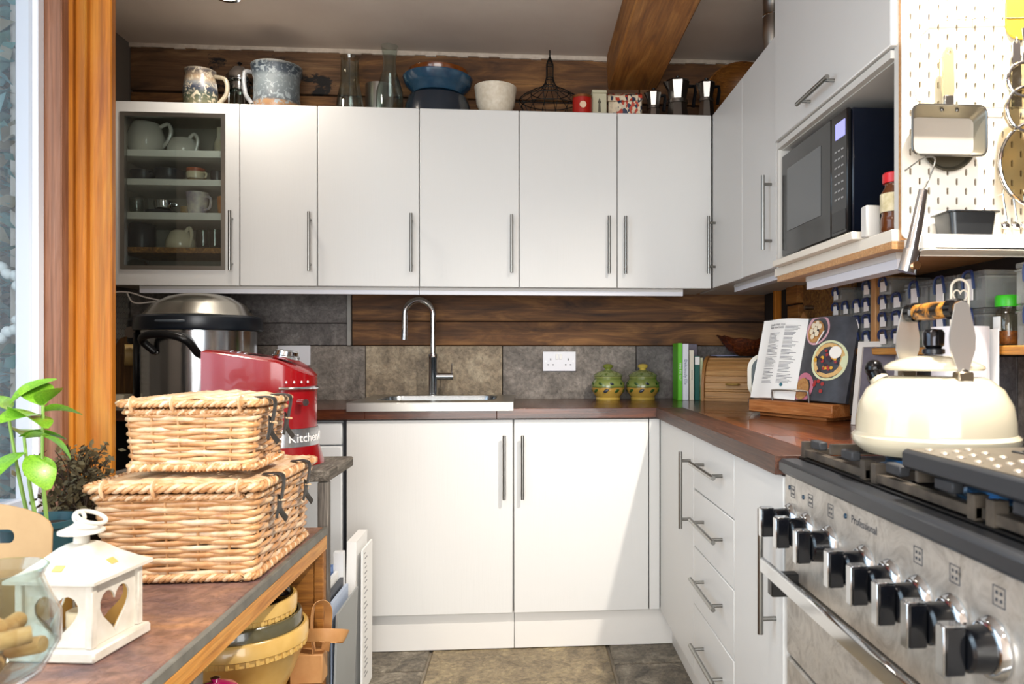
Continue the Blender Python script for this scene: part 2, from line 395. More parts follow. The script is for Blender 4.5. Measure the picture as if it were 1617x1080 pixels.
# ceiling beam
mb = MB(); pr = [(.377, 2.297), (.383, 2.291), (.592, 2.295), (.599, 2.303), (.604, 2.44), (.370, 2.44)]
mb.prism(pr, 'y', -5.1, .0)
one('ceiling_beam', mb, BEAMW, 'heavy oak beam running along the ceiling towards the back wall', 'beam')
# side window wall in front of the alcove
ws = struct('wall_window', MB().box(-1.36, -1.235, -5.1, -1.30, 0, .66).box(-1.36, -1.235, -5.1, -1.30, 2.3, ZC).box(-1.36, -1.235, -5.1, -3.3, .66, 2.3).box(-1.36, -1.262, -1.30, -1.06, 0, ZC), PLASTER)
def vpost(name, u0, u1, Y, d, m, parent, b=.003):
    a = at(u0, 500, Y=Y).x; c = at(u1, 500, Y=Y).x
    return struct(name, B(a, c, Y, Y+d, .0, ZC, b), m, parent)
jamb = struct('trim_2', B(-1.30, -1.245, -1.30, -1.10, 0, ZC), PINE)
Y = -1.40
vpost('frame_board', 60, 97, -1.40, .12, PINEP, jamb); vpost('frame_moulding', 98, 113, -1.37, .02, PINE, jamb, .006); vpost('frame_board', 114.5, 135.5, -1.35, .03, PINE, jamb)
vpost('frame_board', 138, 176, -1.33, .024, PINE, jamb)
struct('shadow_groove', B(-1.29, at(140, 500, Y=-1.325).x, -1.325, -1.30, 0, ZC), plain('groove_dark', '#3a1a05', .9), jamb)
XG = -1.262; YG = at(24, 500, X=XG).y
win = struct('window_1', MB().box(XG-.002, at(47.5, 500, Y=YG).x, YG, -1.405, .66, 2.3, .004).box(-1.33, -1.235, -3.3, -3.22, .66, 2.3).box(-1.33, -1.240, -3.3, YG, .66, .74, .004).box(-1.33, -1.24, -3.3, YG, 2.22, 2.3).box(-1.30, -1.24, -2.37, -2.31, .74, 2.22), plain('window_frame_white', '#c9d2e0', .4))
struct('window_bead', B(at(46, 500, Y=YG+.008).x, at(59.7, 500, Y=YG+.008).x, YG+.008, -1.403, .66, 2.3, .002), plain('window_bead_white', '#eef4ff', .35), win)
struct('pane', B(XG-.006, XG, -2.31, YG, .74, 2.22), PANE, win); struct('pane', B(XG-.006, XG, -3.22, -2.37, .74, 2.22), PANE, win)
struct('window_sill', B(-1.238, -1.155, -3.3, -1.44, .635, .659, .005), plain('sill_white', '#dfe3ea', .4), win)
# outside the side window
o = struct('ground_outside', B(-9, 9, -14, 4, -.2, -.1), plain('garden_ground', '#6b705c', .9, 0, '#55603f', 2))
mb = MB(); gm = MB()
for i in range(4200):
    c = Vector((-1.34-random.random()*.5, random.uniform(-1.33, -1.14), random.uniform(.1, 2.5))); a = random.uniform(0, 2*PI); t = random.uniform(-.7, .7); l = random.uniform(.03, .055)
    d1 = Vector((math.cos(a)*math.cos(t), math.sin(a)*math.cos(t), math.sin(t))); d2 = d1.cross(Vector((random.random()-.5, random.random()-.5, random.random()))).normalized()
    (mb if i % 4 else gm).add([c-d1*l, c+d2*l*.4, c+d1*l, c-d2*l*.4], [(0, 1, 2, 3)])
t = thing('garden_shrub', 'blue-green leafy climber seen outside the side window', 'shrub', (-1.58, -1.2, -.1))
a_ = mb.build('foliage', plain('shrub_leaf', '#5d8a78', .6, 0, '#8fb3b8', 9), t, True, solid=False); a_['kind'] = 'stuff'
a_ = gm.build('dry_foliage', plain('shrub_leaf_dry', '#8f8168', .7, 0, '#a8a08c', 9), t, True, solid=False); a_['kind'] = 'stuff'
st = MB()
for k in range(6): st.cyl((-1.4-.07*k, -1.18, -.1), (-1.42-.06*k, -1.2, 2.3), .010, 6)
st.build('stem', plain('bark', '#5a4636', .9), t, True)
one('garden_wall', B(-3.3, -3.1, -6, 2, -.1, 2.4), plain('red_garden_brick', '#7d4a44', .9, 0, '#9d7a78', 6), 'red brick garden wall beyond the climber outside the window', 'wall')
wre = thing('shell_wreath', 'ring of white shells hanging outside the window glass', 'wreath', (at(-4, 478, Y=-1.39).x, -1.39, at(-4, 478, Y=-1.39).z))
for k in range(22):
    a = 2*PI*k/22; r = .095+.012*(k % 2); mb = MB(); mb.M = Matrix.Rotation(a*1.7, 4, 'X')
    mb.ell((0, 0, 0), (.015, .016, .013), 8, 5); o = mb.build('shell', plain('shell_white', '#e3e2dc', .5), wre); o.location = (r*.62*math.cos(a), 0, r*.85*math.sin(a)); o.rotation_euler = (a, a, 0)
# recessed ceiling lamps, each with its own light
def downlight(x, y, power, label, col=(1, .91, .80), size=.05, ang=150):
    t = thing('ceiling_downlight', label, 'lamp', (x, y, ZC-.012), 0, 'recessed ceiling downlights')
    MB().lathe([(.030, 0), (.047, 0), (.050, .006), (.047, .0118), (.030, .0118)], 24, closed=True).build('rim', CHROME, t)
    MB().lathe([(0, .004), (.029, .004), (.029, .0118), (0, .0118)], 20).build('lens', glow('lamp_lens', '#ffe2b8', 25), t)
    l = bpy.data.lights.new('downlight_bulb', 'SPOT'); l.energy = power; l.color = col; l.shadow_soft_size = size; l.spot_size = math.radians(ang); l.spot_blend = .6
    o = bpy.data.objects.new('downlight_bulb', l); COL.objects.link(o); o.location = (x, y, ZC-.03)
    return t
downlight(-1.10, -.505, 20, 'recessed spotlight in the ceiling above the glass-fronted cupboard')
downlight(.86, -2.36, 190, 'recessed spotlight in the ceiling above the kettle and hob', size=.03)
downlight(-.25, -2.75, 28, 'added fill spotlight in the ceiling above the camera, left of the beam')  # unseen lamp added as fill
downlight(-.9, -3.4, 20, 'added fill spotlight in the ceiling above the slate shelf')  # another unseen lamp, added for overall brightness

# ============================================================ WALL CUPBOARDS
ZT, ZB = 2.087, 1.370
def bar_handle(a, b, out, parent, r=.006, posts=(.12, .88), stand=.03):
    """bar handle from a to b in world coordinates, standing off by vector out"""
    a, b, out = Vector(a), Vector(b), Vector(out); mb = MB(); mb.cyl(a+out, b+out, r, 12)
    for t in posts: p = a.lerp(b, t); mb.cyl(p, p+out, r*.8, 8)
    return mb.build('handle', SATIN, parent, True)
def carcass(mb, x0, x1, y0, y1, z0, z1, t=.016):
    mb.box(x0, x0+t, y0, y1, z0, z1).box(x1-t, x1, y0, y1, z0, z1).box(x0+t, x1-t, y0, y1, z0, z0+t).box(x0+t, x1-t, y0, y1, z1-t, z1).box(x0+t, x1-t, y1-.008, y1, z0+t, z1-t); return mb
seams = [-1.623, -1.12, -.82, -.42, -.02, .38, .774]
labs = ['tall narrow white wall cupboard between the glass-fronted one and the glass flasks', 'white wall cupboard below the glass flask and carafe', 'white wall cupboard below the blue and brown bowls',
        'white wall cupboard below the wire hen basket', 'white wall cupboard in the corner below the coffee pots']
hs = [-.846, -.449, -.05, .344, .412]
for i in range(5):
    x0, x1 = seams[i+1], seams[i+2]
    t = thing('wall_cupboard', labs[i], 'cupboard', ((x0+x1)/2, -.16, ZB), 0, 'white wall cupboards')
    carcass(MB(), x0, x1, -.298, -.009, ZB, ZT).build('body', CARC, t, True)
    d = MB().box(x0+.0015, x1-.0015, -.32, -.3, ZB, ZT, .002).build('door', WHITE, t, True)
    bar_handle((hs[i], -.32, 1.427), (hs[i], -.32, 1.661), (0, -.028, 0), d)
x0, x1 = seams[0], seams[1]
gc = thing('glass_cupboard', 'white wall cupboard with a glazed door showing crockery', 'cupboard', ((x0+x1)/2, -.16, ZB), 0, 'white wall cupboards')
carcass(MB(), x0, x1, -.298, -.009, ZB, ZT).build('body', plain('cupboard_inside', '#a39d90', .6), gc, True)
ox0, ox1, oz0, oz1 = at(190, 300, Y=-.32).x, at(356, 300, Y=-.32).x, 1.430, 2.046
d = MB().flat([(x0+.0015, ZB), (x1-.0015, ZB), (x1-.0015, ZT), (x0+.0015, ZT)], [[(ox0, oz0), (ox1, oz0), (ox1, oz1), (ox0, oz1)]], .02, lambda u, v, w_: (u, -.31+w_, v)).build('door', WHITE, gc, True)
i_ = .016
MB().flat([(ox0, oz0), (ox1, oz0), (ox1, oz1), (ox0, oz1)], [[(ox0+i_, oz0+i_), (ox1-i_, oz0+i_), (ox1-i_, oz1-i_), (ox0+i_, oz1-i_)]], .024, lambda u, v, w_: (u, -.311+w_, v)).build('door_trim', STEEL, d, True)
MB().box(ox0+i_, ox1-i_, -.312, -.308, oz0+i_, oz1-i_).build('pane', GLASS, d, True)
bar_handle((-1.148, -.32, 1.427), (-1.148, -.32, 1.661), (0, -.028, 0), d)
GS = [(1.880, 1.907), (1.767, 1.792), (1.632, 1.660), (1.500, 1.522)]
for k, (za, zb) in enumerate(GS): MB().box(x0+.017, x1-.017, -.292, -.02, za, zb, .001).build('shelf', CARC if k < 3 else OSB, gc, True)
# contents of the glazed cupboard
def vessel(name, prof, m, label, cat, loc, handle=None, group=None, n=24, rz=0, r=.006):
    if handle is None: return one(name, MB().lathe(prof, n), m, label, cat, group, loc=loc, rz=rz)
    t = thing(name, label, cat, loc, rz, group); MB().lathe(prof, n).build('body', m, t); MB().tube(curve3(handle, 6), r, 8).build('handle', m, t); return t
def gx(u, v=300, Y=-.19): return at(u, v, Y=Y).x
cup = lambda r, h, t=.004: [(0, 0), (r*.75, 0), (r*.85, h*.1), (r, h*.6), (r, h), (r-t, h), (r-t, h*.6), (r*.7, h*.12), (0, h*.1)]
GG = 'crockery in the glazed cupboard'
vessel('pitcher', [(0, 0), (.05, 0), (.068, .03), (.072, .07), (.06, .11), (.05, .13), (.047, .13), (.056, .108), (.066, .07), (.06, .03), (0, .008)], CHINA, 'big round white pitcher on the top shelf of the glazed cupboard', 'pitcher', (gx(226)+.012, -.19, 1.9075),
       [(.05, 0, .115), (.085, 0, .13), (.098, 0, .10), (.085, 0, .06), (.062, 0, .035)], GG, r=.008)
vessel('milk_jug', [(0, 0), (.055, 0), (.062, .012), (.060, .04), (.045, .068), (.022, .076), (0, .077)], CHINA, 'white jug upside down on the top shelf of the glazed cupboard', 'jug', (gx(290), -.19, 1.9075), [(.03, -.02, .07), (.052, -.025, .085), (.066, -.025, .06), (.055, -.02, .012)], GG, r=.007)
vessel('sauce_bottle', [(0, 0), (.024, 0), (.024, .06), (.014, .085), (.014, .125), (0, .125)], plain('yellow_label', '#c9b074', .5, 0, '#e1ddcf', 18), 'yellow-capped bottle at the right of the top shelf behind the glass', 'bottle', (gx(345), -.17, 1.9075), group=GG)
vessel('dark_bowl', cup(.05, .055), DARKC, 'charcoal bowl at the left of the second shelf behind the glass', 'bowl', (gx(218)+.012, -.17, 1.7925), group=GG)
vessel('dark_cup', cup(.056, .055), DARKC, 'wide charcoal cup with handle on the second shelf behind the glass', 'cup', (gx(267)+.006, -.2, 1.7925), [(-.05, 0, .045), (-.078, 0, .042), (-.076, 0, .018), (-.048, 0, .014)], GG, r=.004)
vessel('patterned_cup', cup(.036, .062), zbands('cup_pattern', [(0, '#d8b45c'), (.3, '#5a4026'), (.38, '#e6dcc0'), (.75, '#dccfae'), (.8, '#a0442e'), (1, '#c8673f')], z0=0, z1=.062), 'small striped cup with a red rim behind the glass', 'cup', (gx(311), -.2, 1.7925), [(.03, -.02, .045), (.052, -.03, .04), (.05, -.03, .02), (.03, -.02, .012)], GG, r=.004)
vessel('dark_tumbler', cup(.026, .06), DARKC, 'charcoal tumbler at the right of the second shelf behind the glass', 'tumbler', (gx(340), -.17, 1.7925), group=GG)
vessel('glass_jar', cup(.028, .07, .002), GLASS, 'clear glass jar at the left of the third shelf behind the glass', 'jar', (gx(213)+.012, -.2, 1.6605), group=GG)
vessel('black_dish', [(0, 0), (.05, 0), (.062, .012), (.06, .02), (.05, .014), (0, .012)], DARKC, 'stack of black saucers under the little steel pan behind the glass', 'dish', (gx(255), -.19, 1.6605), group=GG)
vessel('steel_pan', cup(.036, .042, .002), CHROME, 'little shiny steel pan on black saucers behind the glass', 'pan', (gx(258), -.19, 1.6812), [(.035, 0, .034), (.05, 0, .034), (.05, 0, .024), (.035, 0, .024)], GG, r=.004)
vessel('ochre_cup', cup(.026, .042), plain('ochre_china', '#a58a5c', .4), 'small ochre cup beside the bird mug behind the glass', 'cup', (gx(294), -.18, 1.6605), group=GG)
vessel('bird_mug', [(0, 0), (.034, 0), (.036, .02), (.044, .092), (.041, .092), (.033, .02), (0, .01)], plain('bird_print', '#e4dccb', .4, 0, '#8f83a0', 26), 'cream mug with a dark bird print behind the glass', 'mug', (gx(317), -.22, 1.6605), [(.036, -.02, .075), (.062, -.03, .066), (.06, -.03, .03), (.034, -.02, .02)], GG, r=.005)
vessel('orange_mug', cup(.03, .08), plain('orange_china', '#b8652a', .4, 0, '#d99a4c', 30), 'orange mug at the right edge of the third shelf behind the glass', 'mug', (gx(357), -.2, 1.6605), group=GG)
vessel('black_canister', [(0, 0), (.048, 0), (.05, .005), (.05, .10), (.046, .105), (0, .105)], DARKC, 'large black canister on the chipboard shelf behind the glass', 'canister', (gx(224), -.19, 1.5225), group=GG)
vessel('cream_jug', [(0, 0), (.05, 0), (.056, .010), (.056, .035), (.04, .072), (.03, .08), (0, .081)], CREAM, 'cream jug upside down on the chipboard shelf behind the glass', 'jug', (gx(287), -.2, 1.5225), [(.026, -.02, .07), (.046, -.025, .088), (.056, -.03, .06), (.045, -.025, .012)], GG, r=.007)
vessel('green_glass', cup(.028, .085, .002), glass('green_glass', '#7ba58f', .7), 'green glass tumbler next to the cream jug behind the glass', 'tumbler', (gx(318), -.17, 1.5225), group=GG)
vessel('green_glass', cup(.028, .085, .002), MC['green_glass'], 'green glass tumbler at the right end of the chipboard shelf', 'tumbler', (gx(341), -.2, 1.5225), group=GG)
mb = MB().lathe(cup(.045, .07, .003), 24, (0, 0, 0), 'y'); mb.v = [(p[0], p[1], p[2]+.0455) for p in mb.v]
one('tumbled_glass', mb, GLASS, 'glass lying on its side at the bottom of the glazed cupboard', 'glass', GG, loc=(gx(226)+.01, -.205, 1.3865))
# light strips under the cupboards
LED = plain('strip_diffuser', '#d9dae2', .35); LEDB = plain('strip_body', '#c9c6c2', .5)
def strip(label, a, b, w_=.035, h=.028):
    a, b = Vector(a), Vector(b); t = thing('strip_light', label, 'strip light', a.lerp(b, .5)-Vector((0, 0, h)), 0, 'strip lights under the wall cupboards')
    d = (b-a).normalized(); s_ = Vector((-d.y, d.x, 0))*w_/2
    mb = MB(); P = [a+s_, a-s_, b-s_, b+s_]; mb.add([p for p in P]+[p-Vector((0, 0, h*.4)) for p in P], [(0, 1, 2, 3), (4, 5, 6, 7), (0, 1, 5, 4), (1, 2, 6, 5), (2, 3, 7, 6), (3, 0, 4, 7)]); mb.build('housing', LEDB, t, True)
    z1, z2 = Vector((0, 0, h*.4)), Vector((0, 0, h)); Q = [a+s_*.9, a-s_*.9, b-s_*.9, b+s_*.9]
    mb = MB(); mb.add([p-z1 for p in Q]+[p-z2 for p in Q], [(0, 1, 2, 3), (4, 5, 6, 7), (0, 1, 5, 4), (1, 2, 6, 5), (2, 3, 7, 6), (3, 0, 4, 7)]); mb.build('diffuser', LED, t, True)
strip('long strip light under the left half of the back wall cupboards', (-1.515, -.27, ZB-.0005), (-.4265, -.27, ZB-.0005))
strip('long strip light under the right half of the back wall cupboards', (-.4235, -.27, ZB-.0005), (.66, -.27, ZB-.0005))
strip('short strip light under the right-hand wall cupboards next to the corner', (.835, -.50, ZB-.0005), (.835, -1.12, ZB-.0005))
mb = MB().tube(curve3([(-1.66, -.30, 1.335), (-1.57, -.28, 1.345), (-1.50, -.26, 1.325), (-1.43, -.24, 1.31)], 8), .003, 6).tube(curve3([(-1.57, -.275, 1.345), (-1.55, -.26, 1.305), (-1.48, -.25, 1.308), (-1.43, -.24, 1.313)], 8), .003, 6)
one('white_cable', mb, plain('cable_white', '#d8d0c6', .5), 'thin white cable hanging below the glazed cupboard', 'cable')
# right-hand wall cupboards
XU = .776
for k, (ya, yb, hy, lab) in enumerate([(-.325, -.757, -.372, 'white wall cupboard on the right wall beside the corner, under the wooden bowl'), (-.759, -1.13, -1.085, 'white wall cupboard on the right wall under the steel flask')]):
    t = thing('wall_cupboard', lab, 'cupboard', (.93, (ya+yb)/2, ZB), 0, 'white wall cupboards')
    MB().box(XU+.02, XR-.01, yb, yb+.016, ZB, ZT).box(XU+.02, XR-.01, (ya if k else -.012)-.016, ya if k else -.012, ZB, ZT).box(XU+.02, XR-.01, yb+.016, (ya if k else -.012)-.016, ZB, ZB+.016).box(XU+.02, XR-.01, yb+.016, (ya if k else -.012)-.016, ZT-.016, ZT).build('body', CARC, t, True)
    d = MB().box(XU, XU+.0195, yb+.0015, ya-.0015, ZB, ZT, .002).build('door', WHITE, t, True)
    bar_handle((XU, hy, 1.427), (XU, hy, 1.661), (-.028, 0, 0), d)
# microwave cupboard
ya, yb = -1.134, -1.90
t = thing('microwave_cupboard', 'tall white wall cupboard with a lift-up door above an open microwave niche', 'cupboard', (.93, -1.53, 1.33), 0, 'white wall cupboards')
WOODE = wood('birch_edge', '#b07a48', '#c89560', '#d9ae80', 'x', 3, .5, .2)
mb = MB().box(XU, XR-.01, ya-.016, ya, 1.335, ZC-.01).box(XU+.004, XR-.01, yb, yb+.018, 1.335, ZC-.01).box(XU+.012, XR-.01, yb+.018, ya-.016, 1.722, 1.742).box(XR-.02, XR-.01, yb+.018, ya-.016, 1.36, ZC-.01).box(XU+.01, XR-.01, yb+.018, ya-.016, ZC-.03, ZC-.01)
mb.build('body', CARC, t, True)
MB().box(XU-.012, XR-.01, yb-.004, ya-.016, 1.334, 1.359, .001).build('bottom_board', plain('cream_board', '#e4ddd0', .5), t, True)
MB().box(XU-.0115, XR-.01, yb-.0035, ya-.04, 1.318, 1.334).build('underside_board', WOODE, t, True)
MB().box(XU-.035, XU+.2, -1.76, -1.20, 1.3595, 1.377, .001).build('slide_out_board', plain('cream_board', '#e4ddd0', .5), t, True)
MB().box(XU+.004, XR-.01, yb-.010, yb-.0005, 1.335, ZC-.01).build('end_strip', WOODE, t, True)
MB().box(XU-.004, XU+.012, yb+.018, ya-.016, 1.724, 1.741).build('niche_rail', CARC, t, True)
d = MB().box(XU-.012, XU+.008, yb+.002, ya-.018, 1.745, ZC-.012, .002).build('lift_up_door', WHITE, t, True)
bar_handle((XU-.012, -1.42, 1.775), (XU-.012, -1.63, 1.775), (-.028, 0, 0), d)
strip('short strip light under the microwave niche', (.82, -1.33, 1.3175), (.82, -1.86, 1.3175), .05, .036)
one('white_block', B(.757, .79, -1.80, -1.77, 1.3775-.018, 1.43, .003), CARC, 'small white plastic block beside the microwave', 'block')

# ============================================================ MICROWAVE AND ITS NICHE
mw = thing('microwave', 'black microwave oven in the niche on the right wall', 'microwave', (.95, -1.41, 1.389))
zb_, zt_ = 1.395, 1.70
MB().box(.795, 1.06, -1.64, -1.165, zb_, zt_, .004).build('casing', plain('microwave_casing', '#0b1220', .25), mw, True)
MB().box(.782, .7945, -1.54, -1.165, zb_, zt_, .003).build('door', BLACKG, mw, True)
MB().box(.7805, .7818, -1.475, -1.215, zb_+.07, zt_-.05).build('door_window', plain('microwave_window', '#55585a', .2), mw, True)
MB().box(.782, .7945, -1.638, -1.542, zb_, zt_, .003).build('control_panel', plain('control_black', '#101114', .25), mw, True)
MB().box(.7805, .7818, -1.628, -1.572, 1.635, 1.675).build('display', glow('microwave_display', '#8f8fd0', .9), mw, True)
for i in range(7):
    for j in range(3):
        y = -1.566-.02*j; z = 1.605-.020*i; MB().box(.7808, .7818, y-.012, y, z-.002, z+.002).build('button', plain('button_print', '#9a9a9a', .6), mw, True)
MB().box(.7805, .7818, -1.632, -1.55, 1.405, 1.455).build('door_button', BLACK, mw, True)
mb = MB()
for x in (.82, 1.03):
    for y in (-1.61, -1.2): mb.lathe([(0, 0), (.015, 0), (.015, .0175), (0, .0175)], 10, (x, y, 1.3775))
mb.build('foot', BLACK, mw, True)
t = thing('sauce_jar', 'glass jar of brown sauce with a red lid beside the microwave', 'jar', (.80, -1.845, 1.3595))
MB().lathe([(0, 0), (.026, 0), (.03, .006), (.03, .03), (.027, .04), (.03, .05), (.03, .085), (.021, .1), (.021, .108), (0, .108)], 20).build('body', plain('brown_sauce', '#5a2f14', .12), t)
MB().lathe([(.0303, .045), (.0308, .046), (.0308, .084), (.0303, .085)], 20, closed=True).build('label_wrap', plain('jar_label', '#ddd3b4', .6, 0, '#b7aa80', 60), t)
MB().lathe([(0, .1085), (.025, .1085), (.026, .112), (.026, .128), (.023, .131), (0, .131)], 20).build('lid', plain('red_lid', '#c3232b', .3), t)
vessel('oil_bottle', [(0, 0), (.028, 0), (.03, .006), (.03, .15), (.013, .2), (.013, .24), (.016, .242), (.016, .255), (0, .255)], plain('dark_oil_bottle', '#15170e', .12), 'tall dark bottle behind the red-lidded jar', 'bottle', (.862, -1.85, 1.3595))

# ============================================================ THINGS ON TOP OF THE WALL CUPBOARDS
Z0 = ZT+.0005
def on_top(u0, u1, v, Y=-.16):
    a = at(u0, v, Y=Y); b = at(u1, v, Y=Y); return (a.x+b.x)/2, (b.x-a.x)/2, a.z-Z0, Y
x, r, h, y = on_top(290, 343, 112, -.20)
t = thing('pottery_jug', 'hand-painted stoneware jug with a landscape glaze and pale handle on the glazed cupboard', 'jug', (x, y, Z0))
MB().lathe([(0, 0), (r*.8, 0), (r*.95, h*.2), (r, h*.45), (r*.92, h*.75), (r*.84, h*.9), (r*.92, h), (r*.84, h), (r*.76, h*.9), (r*.84, h*.7), (r*.9, h*.4), (0, h*.1)], 28).build('body', zbands('landscape_glaze', [(0, '#8c8468'), (.3, '#3f4a3a'), (.5, '#2c3346'), (.62, '#7c7f80'), (.75, '#a08a70'), (.95, '#4e4a4c'), (1, '#9a8f80')], z0=0, z1=h, speck='#b7ad98'), t)
MB().tube(curve3([(r*.85, 0, h*.88), (r*1.5, 0, h*.8), (r*1.55, 0, h*.45), (r*.95, 0, h*.15)], 7), .009, 8).build('handle', plain('jug_handle_glaze', '#b5aa92', .4, 0, '#8a8070', 40), t)
x, r, h, y = on_top(347, 384, 88)
t = thing('cafetiere', 'glass cafetiere with a domed steel lid between the two pottery jugs', 'cafetiere', (x+.008, y+.07, Z0))
MB().lathe([(0, .012), (r*.92, .012), (r*.92, h*.66), (r*.88, h*.66), (r*.88, .016), (0, .016)], 24).build('beaker', GLASS, t)
mb = MB().lathe([(0, 0), (r, 0), (r, .011), (0, .011)], 24).lathe([(r*.93, h*.5), (r*.96, h*.5), (r*.96, h*.62), (r*.93, h*.62)], 24, closed=True)
for k in range(4): a = PI/4+k*PI/2; mb.box(r*.96*math.cos(a)-.003, r*.96*math.cos(a)+.003, r*.96*math.sin(a)-.003, r*.96*math.sin(a)+.003, 0, h*.6)
mb.build('frame', CHROME, t)
lid = MB().lathe([(r*1.02, h*.665), (r*1.05, h*.68), (r*.95, h*.8), (r*.6, h*.9), (r*.2, h*.93), (0, h*.93)], 24).build('lid', CHROME, t)
MB().lathe([(0, h*.93), (.005, h*.93), (.005, h*.96), (.011, h*.98), (.008, h), (0, h)], 12).build('knob', BLACK, lid)
MB().tube(curve3([(r, 0, h*.58), (r*1.7, 0, h*.55), (r*1.7, 0, h*.15), (r, 0, h*.1)], 6), .007, 8).build('handle', BLACK, t)
x, r, h, y = on_top(398, 476, 106)
t = thing('stoneware_pot', 'wide blue-grey speckled stoneware pot with a pale looped handle', 'pot', (x, y, Z0))
MB().lathe([(0, 0), (r*.86, 0), (r*.95, h*.08), (r*.92, h*.35), (r*.9, h*.7), (r, h*.9), (r*1.02, h), (r*.94, h), (r*.84, h*.7), (r*.85, h*.3), (0, h*.1)], 32).build('body', zbands('blue_stoneware', [(0, '#7a5a40'), (.2, '#8a6a4c'), (.25, '#454c52'), (.72, '#6a7276'), (.8, '#3a444e'), (.95, '#2c3640'), (1, '#8f8f88')], z0=0, z1=h, speck='#7b8488'), t)
MB().tube(curve3([(-r*.9, -.03, h*.85), (-r*1.15, -.045, h*.8), (-r*1.1, -.05, h*.4), (-r*.88, -.04, h*.2)], 7), .009, 8).build('handle', plain('pot_handle_glaze', '#97989a', .4, 0, '#5a5f66', 40), t)
x, r, h, y = on_top(534, 571, 90)
vessel('glass_flask', [(0, 0), (r*1.25, 0), (r*1.28, .012), (r*1.1, h*.3), (r*.82, h*.55), (r*.75, h*.95), (r*.86, h), (r*.82, h), (r*.71, h*.95), (r*.78, h*.55), (r*1.06, h*.3), (r*1.2, .014), (0, .006)], GLASS, 'conical clear glass flask on top of the wall cupboards', 'flask', (x, y, Z0), n=28)
x, r, h, y = on_top(603, 635, 78)
vessel('glass_carafe', [(0, 0), (r*1.25, 0), (r*1.35, .02), (r*1.3, h*.35), (r*.7, h*.65), (r*.62, h*.8), (r*.85, h), (r*.8, h), (r*.57, h*.8), (r*.65, h*.65), (r*1.24, h*.35), (r*1.28, .022), (0, .007)], GLASS, 'clear glass carafe with a flared neck in front of a steel beaker', 'carafe', (x-.004, y-.035, Z0), n=28)
x, r, h, y = on_top(576, 622, 135, -.06)
vessel('steel_beaker', cup(r*.95, h, .003), STEEL, 'dull steel beaker standing behind the glass carafe', 'beaker', (x, y, Z0))
bowlp = lambda r, h, t=.006: [(0, 0), (r*.45, 0), (r*.5, h*.06), (r*.8, h*.45), (r*.97, h*.92), (r, h), (r-t, h), (r*.77, h*.5), (r*.45, h*.15), (0, h*.13)]
x, r, h, y = on_top(636, 747, 125)
vessel('navy_bowl', [(0, .103), (r*.66, .103), (r*.84, .09), (r*.93, .05), (r*.95, 0), (r*.9, 0), (r*.86, .06), (r*.6, .09), (0, .095)], plain('navy_glaze_dark', '#16222f', .25, coat=.5), 'dark navy bowl turned upside down at the bottom of the bowl stack', 'bowl', (x, y, Z0), group='stacked bowls', n=36)
vessel('blue_bowl', [(0, 0), (r*.70, 0), (r*.74, .008), (r*.88, .032), (r*.92, .036), (r*1.0, .066), (r*.99, .070), (r*.95, .070), (r*.86, .036), (r*.68, .012), (0, .010)], plain('blue_glaze', '#1e3c55', .22, 0, '#274a62', 20, 0, .5), 'wide blue glazed bowl in the middle of the bowl stack', 'bowl', (x, y, Z0+.106), group='stacked bowls', n=36)
x, r, h, y = on_top(643, 742, 108)
vessel('brown_bowl', [(0, 0), (r*.6, 0), (r*.7, .01), (r*.9, .055), (r*.93, .06), (r*.95, .085), (r*.90, .085), (r*.84, .055), (r*.6, .014), (0, .010)], plain('brown_glaze', '#5a2d12', .2, 0, '#7a4218', 18, 0, .5), 'shiny brown bowl nested in the blue bowl at the top of the stack', 'bowl', (x, y, Z0+.118), group='stacked bowls', n=36)
x, r, h, y = on_top(749, 816, 138)
vessel('cream_bowl', [(0, 0), (r*.5, 0), (r*.6, .012), (r*.9, h*.5), (r, h), (r*.95, h), (r*.84, h*.5), (r*.5, .02), (0, .016)], plain('speckled_cream', '#cdbfa8', .5, 0, '#e0d6c4', 60), 'speckled cream bowl to the right of the bowl stack', 'bowl', (x, y, Z0), n=32)
x, r, h, y = on_top(818, 918, 78, -.145)
t = thing('wire_basket', 'black wire basket with a tall pointed wire handle on the wall cupboards', 'basket', (x, y-.0, Z0))
mb = MB(); prof = [(r*.62, .004), (r*.9, h*.22), (r*.95, h*.32), (r*.6, h*.42), (r*.25, h*.5), (r*.12, h*.62), (r*.11, h*.8), (0.004, h*.9)]
for k in range(14):
    a = 2*PI*k/14; mb.tube(curve3([(q*math.cos(a), q*math.sin(a), z) for q, z in prof], 4), .0016, 5)
for q, z in prof[:-1]: mb.tube([(q*math.cos(2*PI*k/24), q*math.sin(2*PI*k/24), z) for k in range(24)], .002, 5, True)
WIREM = plain('black_wire', '#15130f', .6, .5)
mb.build('cage', WIREM, t); MB().cyl((0, 0, h*.88), (0, 0, h), .003, 6).build('hook', WIREM, t)
x, r, h, y = on_top(904, 935, 152, -.265)
t = thing('red_tin', 'small round red tin between the wire basket and the cream tin', 'tin', (x, y, Z0))
MB().lathe([(0, 0), (r, 0), (r, h*.86), (0, h*.86)], 24).build('body', plain('red_tin_paint', '#9e1c14', .3), t)
MB().lathe([(0, h*.862), (r*1.03, h*.862), (r*1.03, h*.98), (r*.95, h), (0, h)], 24).build('lid', plain('gold_tin', '#8c5a34', .3, .6), t)
mb = MB(); mb.lathe([(.0, 0), (.014, 0), (.014, .0012), (0, .0012)], 14, (0, -r-.0002, h*.45), 'y'); mb.build('crest', plain('tin_crest', '#d7b79a', .5), t)
x, r, h, y = on_top(934, 957, 145, -.22)
t = thing('cream_tin', 'square cream tea tin with a small dark figure on it', 'tin', (x, y, Z0))
